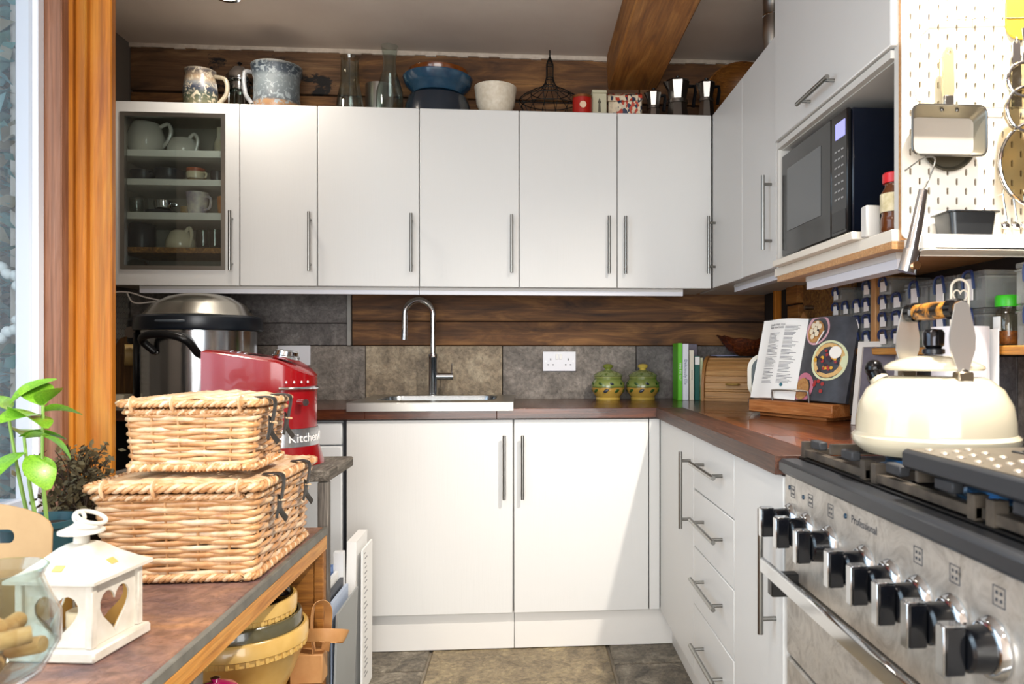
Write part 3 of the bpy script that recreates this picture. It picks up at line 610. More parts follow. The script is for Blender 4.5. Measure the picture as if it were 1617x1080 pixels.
MB().box(-r, r, -r, r, 0, h*.88, .003).build('body', plain('cream_tin_paint', '#b7b196', .5), t); MB().box(-r*1.02, r*1.02, -r*1.02, r*1.02, h*.882, h, .003).build('lid', plain('cream_tin_paint', '#b7b196'), t)
MB().prism([(-.006, h*.2), (.006, h*.2), (.004, h*.5), (.007, h*.55), (0, h*.7), (-.007, h*.55), (-.004, h*.5)], 'y', -r-.0012, -r-.0001).build('figure_print', plain('tin_print', '#4a4636', .6), t)
x, r, h, y = on_top(961, 1013, 150)
t = thing('patterned_tin', 'oblong tin printed all over with red, blue and cream scenes', 'tin', (x, y, Z0), math.radians(-8))
def patt():
    m, nt, b = base('tin_scene_print'); v = nt.nodes.new('ShaderNodeTexVoronoi'); v.inputs['Scale'].default_value = 95; nt.links.new(coords(nt, (1, 1, .7)), v.inputs[0])
    sp = nt.nodes.new('ShaderNodeSeparateColor'); nt.links.new(v.outputs['Color'], sp.inputs[0])
    c = ramp(nt, sp.outputs[0], [(0, '#c9b9a0'), (.3, '#b03a22'), (.5, '#24324a'), (.7, '#d8c8ac'), (1, '#7a5a4a')]); nt.nodes[-1].color_ramp.interpolation = 'CONSTANT'
    nt.links.new(c, b.inputs[0]); b.inputs['Roughness'].default_value = .35; return m
PT = patt()
MB().box(-r, r, -.045, .045, 0, h*.7, .004).build('body', PT, t); MB().prism([(-.047, h*.702), (.047, h*.702), (.044, h*.88), (.025, h), (-.025, h), (-.044, h*.88)], 'x', -r*1.02, r*1.02).build('lid', PT, t)
ALU = plain('cast_aluminium', '#8f8b86', .3, 1)
for u0, u1, v, lab in [(1019, 1045, 138, 'smallest aluminium moka coffee pot next to the patterned tin'), (1050, 1090, 118, 'largest aluminium moka coffee pot in the middle of three'), (1101, 1130, 122, 'aluminium moka coffee pot nearest the wooden bowl')]:
    x, r, h, y = on_top(u0, u1, v, -.25 if u0 > 1100 else -.16)
    t = thing('moka_pot', lab, 'coffee pot', (x, y, Z0), .2, 'moka coffee pots')
    MB().lathe([(0, 0), (r*.95, 0), (r*.75, h*.42), (0, h*.42)], 8).build('boiler', ALU, t, ang=20)
    MB().lathe([(r*.7, h*.42), (r*.78, h*.43), (r*.78, h*.5), (r*.7, h*.5)], 16, closed=True).build('collar', ALU, t)
    up = MB().lathe([(0, h*.5), (r*.68, h*.5), (r*.98, h*.84), (0, h*.84)], 8); up.prism([(-r*1.2, h*.84), (-r*.6, h*.84), (-r*.6, h*.6)], 'y', -r*.15, r*.15); up.build('jug', ALU, t, ang=20)
    lid = MB().lathe([(r*.98, h*.842), (r*.9, h*.88), (r*.2, h*.92), (0, h*.92)], 8).build('lid', ALU, t, ang=20)
    MB().lathe([(0, h*.92), (.005, h*.92), (.009, h*.97), (0, h)], 10).build('knob', BLACK, lid)
    MB().tube([(r*.85, 0, h*.8), (r*1.45, 0, h*.82), (r*1.5, 0, h*.7), (r*1.3, 0, h*.4)], .008, 6).build('handle', BLACK, t)
BOWLW = wood('turned_bowl_wood', '#54300f', '#85511c', '#a87030', 'x', 3, .4, .2, .3)
mb = MB(); mb.M = Matrix.Rotation(math.radians(-14), 4, 'Z') @ Matrix.Rotation(math.radians(74), 4, 'X') @ Matrix.Scale(.82, 4); mb.lathe([(0, 0), (.06, 0), (.12, .02), (.175, .08), (.19, .13), (.181, .132), (.163, .08), (.11, .03), (0, .018)], 40)
zm = min(p[2] for p in mb.v); mb.v = [(p[0], p[1], p[2]-zm) for p in mb.v]
one('wooden_bowl', mb, BOWLW, 'large turned wooden bowl propped on edge on the corner cupboards', 'bowl', loc=(.965, -.075, Z0))
r = .034; t = thing('steel_flask', 'tall steel vacuum flask on top of the right-hand cupboards', 'flask', (.825, -.95, Z0))
MB().lathe([(0, 0), (r*.7, 0), (r*.85, .03), (r, .07), (r, .13), (r*.96, .135), (r*.96, .17), (r*.98, .172), (r*.98, .2), (r*.9, .2), (0, .19)], 24).build('body', STEEL, t)
MB().lathe([(r*.97, .131), (r*1.01, .132), (r*1.01, .136), (r*.97, .137)], 24, closed=True).build('band', CHROME, t)
one('wooden_offcut', B(.87, 1.05, -1.10, -.98, Z0, Z0+.205, .004), BEAMW, 'dark timber offcut standing behind the steel flask', 'timber')

# ============================================================ BASE UNITS
XB = .508; ZW0, ZW = .862, .90
def base_unit(label, x0, x1, hx, lab2=None):
    t = thing('base_unit', label, 'base cupboard', ((x0+x1)/2, -.3, .14), 0, 'white base cupboards')
    MB().box(x0, x1, -.578, -.02, .14, .156).box(x0, x0+.016, -.578, -.02, .156, ZW0-.003).box(x1-.016, x1, -.578, -.02, .156, ZW0-.003).box(x0+.016, x1-.016, -.03, -.02, .156, ZW0-.003).build('body', CARC, t, True)
    d = MB().box(x0+.0015, x1-.0015, -.60, -.58, .143, .858, .002).build('door', WHITE, t, True)
    bar_handle((hx, -.60, .566), (hx, -.60, .801), (0, -.028, 0), d)
base_unit('white base cupboard under the sink, handle at its right edge', -.645, -.0405, -.073)
base_unit('white base cupboard right of the sink, handle at its left edge', -.0385, .465, -.006)
one('corner_post', B(.467, XB-.001, -.60, -.56, .143, .858, .002), WHITE, 'narrow white filler post in the inner corner of the base cupboards', 'filler', 'white fillers')
PL = plain('white_plinth', '#dedcd8', .4)
one('plinth', B(-.645, -.0375, -.565, -.55, 0.001, .138, .001), PL, 'white plinth board under the sink cupboard', 'plinth', 'white plinths')
one('plinth', B(-.0355, .575, -.565, -.55, 0.001, .138, .001), PL, 'white plinth board right of the joint, reaching the inner corner', 'plinth', 'white plinths')
one('plinth', B(.56, .575, -1.975, -.567, 0.001, .138, .001), PL, 'long white plinth board under the drawers', 'plinth', 'white plinths')
# appliance left of the sink
t = thing('dishwasher', 'white built-under appliance left of the sink, mostly hidden', 'dishwasher', (-.96, -.3, .002))
MB().box(-1.255, -.66, -.57, -.03, .002, .855, .004).build('body', plain('appliance_white', '#dfe3e6', .35), t, True)
MB().box(-1.255, -.66, -.60, -.572, .10, .765, .004).build('door', plain('appliance_white', '#dfe3e6', .35), t, True)
MB().box(-1.255, -.66, -.60, -.572, .77, .85, .004).build('control_strip', plain('appliance_white', '#dfe3e6', .35), t, True)
one('gap_shade_strip', B(-.658, -.647, -.585, -.03, .0, .858), plain('gap_shade', '#20242a', .4), 'thin dark strip standing in for the shaded gap between the white appliance and the sink cupboard', 'filler')  # shade of an open gap painted as a dark strip
# right-hand run
def rbody(t, ya, yb): MB().box(XB+.022, XR-.02, yb, ya, .14, .156).box(XB+.022, XR-.02, yb, yb+.016, .156, ZW0-.003).box(XB+.022, XR-.02, ya-.016, ya, .156, ZW0-.003).box(XR-.03, XR-.02, yb+.016, ya-.016, .156, ZW0-.003).build('body', CARC, t, True)
t = thing('base_unit', 'white base cupboard on the right side next to the inner corner', 'base cupboard', (.8, -.9, .14), 0, 'white base cupboards'); rbody(t, -.63, -1.168)
d = MB().box(XB, XB+.02, -1.168, -.604, .143, .858, .002).build('door', WHITE, t, True); bar_handle((XB, -1.13, .566), (XB, -1.13, .801), (-.032, 0, 0), d)
t = thing('drawer_unit', 'white stack of four drawers in the right-hand run', 'drawers', (.8, -1.395, .14)); rbody(t, -1.171, -1.617)
for k, (za, zb) in enumerate([(.697, .858), (.526, .694), (.353, .523), (.143, .350)]):
    d = MB().box(XB, XB+.02, -1.617, -1.171, za, zb, .002).build('drawer_front', WHITE, t, True)
    zz = [.785, .622, .452, .262][k]; bar_handle((XB, -1.27, zz), (XB, -1.54, zz), (-.032, 0, 0), d)
t = thing('base_unit', 'narrow white base cupboard between the drawers and the cooker', 'base cupboard', (.8, -1.8, .14), 0, 'white base cupboards'); rbody(t, -1.62, -1.975)
d = MB().box(XB, XB+.02, -1.975, -1.62, .143, .858, .002).build('door', WHITE, t, True); bar_handle((XB, -1.93, .533), (XB, -1.93, .787), (-.032, 0, 0), d)
# worktops
sx0, sx1, sy0, sy1 = -.575, -.10, -.50, -.16
mb = MB().box(XL+.002, sx0, -.62, -.0065, ZW0, ZW, .0015).box(sx1, XR-.0065, -.62, -.0065, ZW0, ZW, .0015).box(sx0, sx1, -.62, sy0, ZW0, ZW, .0015).box(sx0, sx1, sy1, -.0065, ZW0, ZW, .0015)
one('worktop', mb, WORK, 'dark polished wooden worktop along the back wall around the sink', 'worktop', 'wooden worktops')
t = thing('worktop', 'dark polished wooden worktop of the right-hand run beside the cooker', 'worktop', (.8, -1.3, ZW0), 0, 'wooden worktops')
for k in range(6):
    x0 = .49+.1*k; x1 = min(x0+.0996, XR-.0065)
    MB().box(x0, x1, -1.978, -.6205, ZW0, ZW, .0008).build('stave', WORKEND if k == 0 else WORKY, t, True)
# sink and tap
t = thing('sink', 'stainless steel sit-on sink with a shallow rounded bowl', 'sink', (-.338, -.33, ZW))
MB().flat([(-.637, -.632), (-.039, -.632), (-.039, -.09), (-.637, -.09)], [rrect(-.565, -.11, -.49, -.17, .06, 6)], .004, lambda u, v, w_: (u, v, ZW+.022+w_)).build('rim', STEEL, t, True)
MB().box(-.637, -.039, -.6335, -.629, ZW-.008, ZW+.023, .001).box(-.637, -.634, -.629, -.09, ZW+.0005, ZW+.02).box(-.042, -.039, -.629, -.09, ZW+.0005, ZW+.02).build('apron', STEEL, t, True)
mb = MB(); rr = [rrect(-.565+i, -.11-i, -.49+i, -.17-i, .06-i*.5, 6) for i in (0, .006, .02, .05)]; zz = [ZW+.022, ZW+.0, .78, .765]; n = len(rr[0])
mb.add([(p[0], p[1], z) for r_, z in zip(rr, zz) for p in r_], [(k*n+i, k*n+(i+1) % n, (k+1)*n+(i+1) % n, (k+1)*n+i) for k in range(3) for i in range(n)]+[tuple(3*n+i for i in range(n))])
bo = mb.build('bowl', plain('sink_bowl_steel', '#9da3a8', .25, 1), t, True, solid=False)
MB().lathe([(0, 0), (.03, 0), (.032, .003), (.02, .004), (0, .002)], 16, (-.34, -.33, .7655)).build('waste', CHROME, bo, True)
tp = at(684, 628, Y=-.12); t = thing('tap', 'tall chrome swan-neck mixer tap behind the sink', 'tap', (tp.x, -.12, ZW+.0245))
MB().lathe([(0, 0), (.022, 0), (.022, .004), (.020, .006), (.020, .155), (.0215, .157), (.0215, .175), (.013, .178), (0, .178)], 20).build('body', CHROME, t)
R_ = .058; pts = [(0, 0, .175), (0, 0, .34)]+[(-(R_-R_*math.cos(a))*.95, -(R_-R_*math.cos(a))*.55, .34+R_*1.1*math.sin(a)) for a in [PI*i/14 for i in range(1, 15)]]+[(-R_*1.92, -R_*1.12, .26)]
MB().tube(pts, .0125, 14).build('spout', CHROME, t)
MB().tube([pts[-1], (pts[-1][0]-.0005, pts[-1][1], .235)], .0135, 14).build('nozzle', CHROME, t)
lv = MB().cyl((.015, 0, .08), (.085, 0, .08), .0155, 16).build('valve', CHROME, t); MB().cyl((.078, 0, .09), (.08, -.005, .135), .003, 8).build('lever', CHROME, lv)
# double socket
t = thing('double_socket', 'white double wall socket on the stone tiles right of the tap', 'socket', (.157, -.011, 1.023))
MB().box(.083, .231, -.0145, -.0065, 1.023, 1.111, .0025).build('plate', plain('socket_white', '#dcdde4', .35), t, True)
for x in (.146, .162): MB().box(x-.006, x+.006, -.018, -.0145, 1.076, 1.100, .001).build('switch', PAPER, t, True)
DK = plain('socket_hole', '#14151a', .6)
for cx in (.118, .196):
    for dx, z, w_, h_ in ((0, 1.076, .004, .009), (-.011, 1.052, .007, .004), (.011, 1.052, .007, .004)): MB().box(cx+dx-w_/2, cx+dx+w_/2, -.0150, -.0144, z-h_/2, z+h_/2).build('pin_hole', DK, t, True)
for x in (.095, .219): MB().lathe([(0, 0), (.003, 0), (.003, .001), (0, .001)], 10, (x, -.0145, 1.067), 'y').build('screw', STEEL, t, True)
t = thing('wall_socket', 'white wall socket half hidden behind the red food processor', 'socket', (-1.0, -.011, 1.04))
MB().box(-1.07, -.93, -.0145, -.0065, 1.05, 1.137, .0025).build('plate', MC['socket_white'], t, True); MB().box(-.99, -.978, -.018, -.0145, 1.09, 1.115, .001).build('switch', PAPER, t, True)

# ============================================================ ON THE BACK WORKTOP
YB = -.12
def glazed_pot(u, label, knobm):
    x = at(u, 625, Y=YB).x; t = thing('lidded_pot', label, 'pot', (x, YB, ZW+.0005), 0, 'painted pots with lids')
    k = 50*(YB+3.4541)/F/.1365/1.02
    sc = .073
    pm = MC.get('green_pot_glaze') or zbands('green_pot_glaze', [(0, '#b59a48'), (.5, '#b08a3e'), (.54, '#4c5a28'), (.62, '#7b8746'), (.9, '#66733a'), (1, '#999a5c')], .22, 0, .105)
    b_ = MB().lathe([(0, 0), (sc*.72, 0), (sc*.74, .008), (sc*.7, .012), (sc*.92, .035), (sc*1.0, .055), (sc*.96, .075), (sc*.82, .09), (sc*.84, .102), (sc*.78, .102), (sc*.7, .09), (0, .08)], 32).build('body', pm, t)
    LM = plain('leaf_paint', '#2c4a1c', .3); BM = plain('olive_paint', '#1f2836', .3)
    for i in range(9):
        a = 2*PI*i/9+.3
        for zz, ln, tl in ((.042, .021, .5), (.072, .016, -.4)):
            rr_ = sc*(.965 if zz < .06 else .975); mb = MB(); mb.M = Matrix.Rotation(a+(.35 if zz > .06 else 0), 4, 'Z') @ Matrix.Translation((rr_, 0, zz)) @ Matrix.Rotation(tl, 4, 'X')
            mb.ell((0, 0, 0), (.0022, ln*.62, ln*.34), 8, 4); mb.build('leaf_motif', LM if (i+int(zz*1000)) % 3 else BM, b_)
    lid = MB().lathe([(sc*.86, .1025), (sc*.88, .106), (sc*.8, .113), (sc*.6, .122), (sc*.3, .129), (sc*.24, .131), (0, .131)], 32).build('lid', MC.get('pot_lid_glaze') or zbands('pot_lid_glaze', [(0, '#66724a'), (.5, '#808a5c'), (1, '#6a7750')], .25, .1, .135, '#51602c'), t)
    MB().lathe([(0, .131), (sc*.2, .131), (sc*.18, .135), (sc*.3, .143), (sc*.32, .148), (sc*.2, .155), (0, .157)], 20).build('knob', knobm, lid)
glazed_pot(960, 'green and yellow lidded pot painted with leaves, with a green knob', plain('green_knob', '#6f7a34', .25))
glazed_pot(1015, 'green and yellow lidded pot painted with leaves, with a yellow knob', plain('yellow_knob', '#c8b052', .25))
def book(u0, u1, v0, cover, label, d=.118, Y=-.175, extra=None):
    a = at(u0, 600, Y=Y).x; b = at(u1, 600, Y=Y).x; h = at(u0, v0, Y=Y).z-ZW
    t = thing('book', label, 'book', ((a+b)/2, Y, ZW+.0005), 0, 'books standing by the bread bin'); w_ = (b-a)*.97/2
    MB().box(-w_, w_, 0, .003, 0, h, .001).box(-w_, -w_+.0015, .003, d, 0, h).box(w_-.0015, w_, .003, d, 0, h).build('cover', cover, t)
    MB().box(-w_+.0018, w_-.0018, .0035, d-.004, .003, h-.003).build('pages', PAPER, t)
    if extra: extra(t, w_, h)
    return t
def title(txt, col, size):
    def f(t, w_, h): MB().text(txt, size, lambda u, v, q: (v*1.0, -.0006+q*.2, h*.5-u), 'CENTER').build('spine_title', col, t)
    return f
TD = plain('spine_ink', '#4a5a7a', .6); TW = plain('spine_white', '#f0f4ea', .6)
book(1070.5, 1077.5, 542, plain('lime_cover', '#5fc01c', .4), 'thin lime green book, first of the row of books', extra=title('TIME TO EAT', TW, .013))
book(1078, 1087.5, 543, plain('pale_cover', '#dfe4ee', .4), 'white book with blue spine lettering next to the lime green one', extra=title('Deliciously Ella', TD, .018))
book(1089, 1096, 553, plain('ivory_cover', '#ded8c6', .5), 'narrow ivory book in the middle of the row', extra=title('COOKING', plain('spine_grey', '#8a8474', .6), .009))
book(1097, 1105, 562, plain('teal_cover', '#0f5a52', .4), 'teal green book at the right of the row', extra=lambda t, w_, h: MB().box(-w_*.95, w_*.95, -.0008, -.0001, h*.80, h*.98).build('spine_label', PAPER, t))
book(1089, 1097, 543, plain('grey_violet_cover', '#6d6878', .5), 'grey-violet book at the back of the row', Y=-.09-.075, d=.06) if False else None
t = one('cookery_folder', B(.715, .775, -.048, -.01, ZW+.0005, ZW+.245, .002), plain('grey_violet_cover', '#5d5868', .5, 0, '#8a8494', 14), 'grey-violet folder standing behind the row of books', 'folder')
book(1105.5, 1110, 565, plain('green_white_cover', '#8fae6a', .5, 0, '#e8e0d0', 25), 'thin green and white book against the bread bin', Y=-.168, d=.10)
# bread bin
t = thing('bread_bin', 'light wooden roll-top bread bin behind the books', 'bread bin', (.925, -.185, ZW+.0005), math.radians(-28))
W_, D_, H_ = .135, .11, .185
prof = [(-D_, 0), (-D_, .05)]+[(-D_*.15-(D_*.85)*math.cos(a), .05+(H_-.05)*math.sin(a)) for a in [PI/2*i/8 for i in range(1, 9)]]+[(D_, H_), (D_, 0)]
for sx in (-W_, W_-.012): MB().prism([(p[0]*1.05-.002, p[1]*1.03) for p in prof], 'x', sx, sx+.012).build('side_panel', wood('bin_side', '#8a5826', '#a8743a', '#b98a50', 'z', 2, .45), t)
MB().box(-W_+.012, W_-.012, D_-.01, D_, 0, H_-.004).box(-W_+.012, W_-.012, -D_*.2, D_-.01, H_-.012, H_-.002).box(-W_+.012, W_-.012, -D_+.004, D_-.01, 0, .012).build('case', LIGHTW, t)
path = [(-D_+.008, .012), (-D_+.008, .04)]+[(-D_*.15-(D_*.85-.008)*math.cos(a), .05+(H_-.058)*math.sin(a)) for a in [PI/2*i/7 for i in range(0, 8)]]
for k in range(len(path)-1):
    (y0, z0), (y1, z1) = path[k], path[k+1]; L = math.hypot(y1-y0, z1-z0); mb = MB(); mb.M = Matrix.Translation((0, (y0+y1)/2, (z0+z1)/2)) @ Matrix.Rotation(math.atan2(z1-z0, y1-y0), 4, 'X'); mb.box(-W_+.0125, W_-.0125, -L/2+.0004, L/2-.0004, -.004, .004, .0018); mb.build('slat', LIGHTW, t)
MB().tube(curve3([(-.025, -D_+.004, .072), (-.022, -D_-.014, .072), (.022, -D_-.014, .072), (.025, -D_+.004, .072)], 5), .0045, 8).build('handle', plain('brass_pull', '#a88a4a', .4, .5), t)
# leaf-shaped carved bowl on the bread bin
BURL = stone('dark_burl', '#2a1008', '#5a2812', '#8c4a24', 26, .25, .5, 2)
mb = MB(); n = 28; prof = [(.25, 0), (.6, .02), (.85, .05), (1, .07), (.95, .072), (.8, .052), (.55, .025), (.2, .008)]; vs = []; fs = []
for q, z in prof:
    for k in range(n):
        a = 2*PI*k/n; wv = 1+.05*math.sin(7*a); vs.append((.135*q*wv*math.cos(a), .085*q*wv*math.sin(a), z*(1+.25*math.cos(a)**2*(q > .8))+.004*math.sin(9*a)*(q > .8)))
for i in range(len(prof)-1):
    for k in range(n): fs.append((i*n+k, i*n+(k+1) % n, (i+1)*n+(k+1) % n, (i+1)*n+k))
fs.append(tuple(range(n))); fs.append(tuple((len(prof)-1)*n+k for k in range(n))); mb.add(vs, fs)
one('carved_bowl', mb, BURL, 'dark carved leaf-shaped bowl on top of the bread bin', 'bowl', loc=(.975, -.16, ZW+H_*1.03+.001))
one('paper_leaflet', MB().box(-.045, .045, -.04, .04, 0, .004, .001), plain('leaflet', '#aab4d8', .4), 'pale blue leaflet lying between the books and the carved bowl', 'leaflet', loc=(.885, -.10, ZW+H_*1.03+.001), rz=.3)
# toaster
t = thing('toaster', 'cream and chrome toaster half hidden behind the open cookery book', 'toaster', (.952, -.475, ZW+.0005), math.radians(-17))
pr = rrect(-.07, .10, .02, .20, .06, 7)
MB().prism(pr, 'y', -.03, .085).build('body', CREAM, t)
MB().prism(rrect(-.055, .085, .03, .188, .05, 7), 'y', -.0325, -.03).build('end_plate', plain('toaster_chrome', '#2e3436', .22, .6), t)
MB().box(-.004, .034, -.045, -.0326, .03, .175, .006).build('end_rib', CREAM, t); MB().box(-.012, .0, -.052, -.0326, .05, .085, .003).build('lever', BLACK, t)
mb = MB().cyl((-.055, -.025, .012), (-.055, .08, .012), .0125, 12).cyl((.085, -.025, .012), (.085, .08, .012), .0125, 12); mb.build('foot', BLACK, t)
# multi cooker
px = at(316, 560, Y=-.36); t = thing('multi_cooker', 'large steel multi cooker with a black lid rim and loop handle', 'cooker', (px.x, -.36, ZW+.0005), 0)
R_ = .205; hb = at(316, 521, Y=-.56).z-ZW; ht = at(316, 463, Y=-.36).z-ZW
MB().lathe([(0, 0), (R_*.9, 0), (R_*.92, .02), (R_, .03), (R_, hb), (R_*.9, hb), (R_*.9, hb-.03), (0, hb-.03)], 48).build('body', plain('mirror_steel', '#c4c6c8', .17, 1), t)
MB().lathe([(R_*.5, -.0), (R_*1.01, 0), (R_*1.01, .03), (R_*.92, .031)], 40).build('foot_ring', BLACK, t)
lid = MB().lathe([(R_*.8, hb+.001), (R_*1.1, hb+.001), (R_*1.12, hb+.008), (R_*1.1, hb+.05), (R_*1.03, hb+.058), (R_*.85, hb+.06), (R_*.8, hb+.055)], 48).build('lid_rim', plain('blue_black_plastic', '#161d26', .3), t)
MB().lathe([(R_*1.0, hb+.0590), (R_*.95, hb+.066), (R_*.8, hb+.066+(ht-hb-.066)*.45), (R_*.55, hb+.066+(ht-hb-.066)*.8), (R_*.3, ht-.004), (0, ht)], 40).build('lid_dome', plain('dome_steel', '#b9b5ac', .25, 1), t)
MB().box(-R_*.3, R_*.2, -R_*1.14-.006, -R_*1.09, hb+.026, hb+.036, .003).build('latch', plain('latch_grey', '#4a525a', .4), lid)
MB().cyl((R_*.86, .02, hb+.05), (R_*.86, .02, hb+.085), .011, 12).build('valve', BLACK, lid)
hg = MB().box(-R_*1.26, -R_*1.02, -.04, .03, hb-.05, hb+.05, .01).build('hinge_block', BLACK, t); MB().lathe([(0, 0), (.022, 0), (.022, .004), (0, .004)], 16, (-R_*1.16, -.0405, hb-.005), 'y').build('hinge_cap', plain('hinge_cap_grey', '#8a8076', .3, .8), hg)
MB().box(-R_*1.04, -R_*.92, -R_*.42, R_*.3, .02, hb+.0, .01).build('side_panel', BLACK, t)
za = hb-.045; za += .025; pts = curve3([(-R_*.40, -R_*.93, za-.06), (-R_*.56, -R_*1.04, za-.018), (-R_*.38, -R_*1.2, za+.0), (0, -R_*1.3, za-.0), (R_*.28, -R_*1.26, za-.02), (R_*.36, -R_*.96, za-.068)], 8)
hd = MB().tube(pts, .014, 12).build('loop_handle', BLACK, t); MB().cyl(pts[0], pts[0]+Vector((.012, .04, -.03)), .010, 10).cyl(pts[-1], pts[-1]+Vector((0, .04, -.03)), .010, 10).build('handle_bracket', STEEL, hd)
# things between cooker and mosaic wall
YM = -.27
t = thing('wooden_mallet', 'wooden meat mallet standing head-up beside the multi cooker', 'mallet', (at(222, 560, Y=YM).x, YM, ZW+.0005), .5)
ML = plain('mallet_wood', '#b29255', .5, 0, '#c4a568', 14)
MB().cyl((0, 0, 0), (0, 0, .16), .019, 14).build('handle', ML, t); h_ = MB().cyl((-.055, 0, .195), (.055, 0, .195), .043, 24).build('head', ML, t); MB().ell((.0555, 0, .195), (.002, .006, .006), 8, 4).build('peg', plain('dark_peg', '#3a2a14', .6), h_)
mb = MB().prism(rrect(-.045, .045, 0, .27, .044, 8), 'y', -.01, .012); mb.box(-.03, .03, -.012, -.0101, .02, .2, .004)
one('chopping_board', mb, wood('old_board', '#4a2e12', '#6a4820', '#8a6432', 'z', 2, .5, .3), 'dark wooden board leaning in the corner beside the mosaic tiles', 'board', loc=(-1.60, -.20, ZW+.0005))
t = thing('knife_block', 'black utensil block between the wooden mallet and board', 'block', (-1.56, -.13, ZW+.0005)); MB().box(-.04, .04, -.03, .03, 0, .19, .006).build('body', BLACK, t)
for k in range(3): MB().box(-.03+.025*k, -.015+.025*k, -.01, .01, .191, .23, .003).build('knife_handle', BLACK, t)
one('cream_dish', MB().lathe(cup(.05, .045), 24), CREAM, 'small cream dish at the left end of the worktop', 'dish', loc=(at(195, 610, Y=-.35).x, -.38, ZW+.0005))

# ============================================================ RIGHT-HAND RUN: COOKERY BOOK ON ITS STAND
ang = math.atan2(-.89, .45)
bs = thing('book_stand', 'small wooden cookery book stand with a bent steel page holder', 'book stand', (.85, -1.115, ZW+.0005), ang)
L = .172
MB().box(-L, L, -.045, .035, .012, .052, .003).build('ledge', TEAK, bs)
MB().box(-L*.8, L*.8, -.03, .10, 0, .0118, .003).build('base', TEAK, bs)
tilt = math.radians(14); Mt = Matrix.Translation((0, .002, .053)) @ Matrix.Rotation(-tilt, 4, 'X')
mb = MB(); mb.M = Matrix.Translation((0, .018, .054)) @ Matrix.Rotation(-tilt, 4, 'X'); mb.box(-.13, .13, .006, .014, 0, .2, .002); mb.build('back_board', TEAK, bs)
MB().tube(curve3([(-.075, -.032, .05), (-.075, -.036, .078), (-.06, -.036, .086), (.06, -.036, .086), (.075, -.036, .078), (.075, -.032, .05)], 6), .0032, 8).build('page_holder', STEEL, bs)
bk = thing('cookery_book', 'open cookery book with a white recipe page and a dark food photograph', 'book', (.85, -1.115, ZW+.0535), ang)
def page(sx, w_, m, name):
    mb = MB(); mb.M = Mt @ Matrix.Translation((0, 0, -.053)); n = 10; vs = []; fs = []
    for i in range(n+1):
        t_ = i/n; x = sx*w_*t_; bul = -.016*math.sin(PI*min(1, t_*1.15))*(1 if t_ < .87 else .35); vs += [(x, bul-.004, -.0), (x, bul-.004, .262), (x, .008, .262), (x, .008, -.0)]
    for i in range(n):
        for k in range(4): fs.append((i*4+k, i*4+(k+1) % 4, (i+1)*4+(k+1) % 4, (i+1)*4+k))
    fs += [(0, 1, 2, 3), tuple(n*4+k for k in range(4))]; mb.add(vs, fs); return mb.build(name, m, bk)
bul = lambda t_: -.016*math.sin(PI*min(1, t_*1.15))*(1 if t_ < .87 else .35)-.004
pl = page(-1, .195, PAPER, 'recipe_page'); pr_ = page(1, .195, plain('food_photo_ground', '#33343a', .4, 0, '#46474e', 30), 'photo_page')
def on_page(sx, u, v, q): return Mt @ Vector((sx*u, bul(u/.195)-.0006-q, v-.053))
INK = plain('print_ink', '#6c6a70', .8)
mb = MB()
for c0, c1, top in ((.150, .092, .236), (.078, .02, .240)):
    z = top-(.02 if c0 > .1 else 0)
    k = 0
    while z > .05:
        ln = random.uniform(.55, 1)
        if k % 9 == 8: z -= .004; k += 1; continue
        ps = [on_page(-1, c0-(c0-c1)*ln*i/5, z, 0) for i in range(6)]; ps2 = [on_page(-1, c0-(c0-c1)*ln*i/5, z-.0016, 0) for i in range(6)]
        mb.add(ps+ps2, [(i, i+1, 7+i, 6+i) for i in range(5)]); z -= .0045; k += 1
mb.build('recipe_text', INK, pl, solid=False, ang=0)
MB().text('DAIRY FREE, EGG\nFREE PANCAKES', .0095, lambda u, v, q: on_page(-1, .152-u, .238+v, .0004+q*.2), 'LEFT').build('recipe_heading', INK, pl)
MB().flat([(.055+.006*math.cos(a*PI/8), .045+.006*math.sin(a*PI/8)) for a in range(16)], [], .0004, lambda u, v, q: on_page(-1, u, v, .0003+q)).build('page_emblem', plain('emblem_teal', '#2e6a78', .6), pl)
def disc(u, v, r, m, nm, q=.0008, ry=None, clip=None):
    ry = ry or r
    pts = [(min(max(u+r*math.cos(a*2*PI/26), .004), .188), min(max(v+ry*math.sin(a*2*PI/26), .002), .259)) for a in range(26)]
    return MB().flat(pts, [], .0004, lambda a, b, c: on_page(1, a, b, q+c)).build(nm, m, pr_)
PINK = plain('pink_plate', '#d9a9b4', .5); OAT = plain('oat_print', '#c89a5c', .6, 0, '#a56a38', 90)
disc(.055, .222, .050, PINK, 'plate_print'); disc(.05, .215, .036, OAT, 'food_print', .0014)
BAN = plain('banana_print', '#efe2c6', .6)
for i, (a, b) in enumerate([(.035, .235), (.052, .24), (.03, .217), (.048, .222), (.066, .23), (.04, .2), (.058, .208)]): disc(a, b, .009, BAN, 'banana_slice_print', .0020+.0001*i)
disc(.118, .125, .062, plain('pale_green_bowl', '#d7dcb4', .5), 'bowl_print'); disc(.118, .125, .053, plain('granola_print', '#cfa25e', .6, 0, '#e0bd80', 120), 'food_print', .0014)
FR = [plain('cherry_print', '#a02a28', .5), plain('berry_print', '#3a2030', .5), plain('mango_print', '#e0a62c', .5), plain('yoghurt_print', '#f2efe8', .5)]
for i in range(26): a = random.uniform(0, 2*PI); q = .038*math.sqrt(random.random()); disc(.108+q*math.cos(a), .122+q*math.sin(a), random.uniform(.004, .007), FR[i % 3], 'fruit_print', .0020+.0001*(i % 8))
disc(.138, .15, .019, FR[3], 'yoghurt_print', .0032)
disc(.035, .04, .046, plain('deep_pink_plate', '#c8788e', .5), 'plate_print', .0009); disc(.03, .035, .034, OAT, 'food_print', .0016)
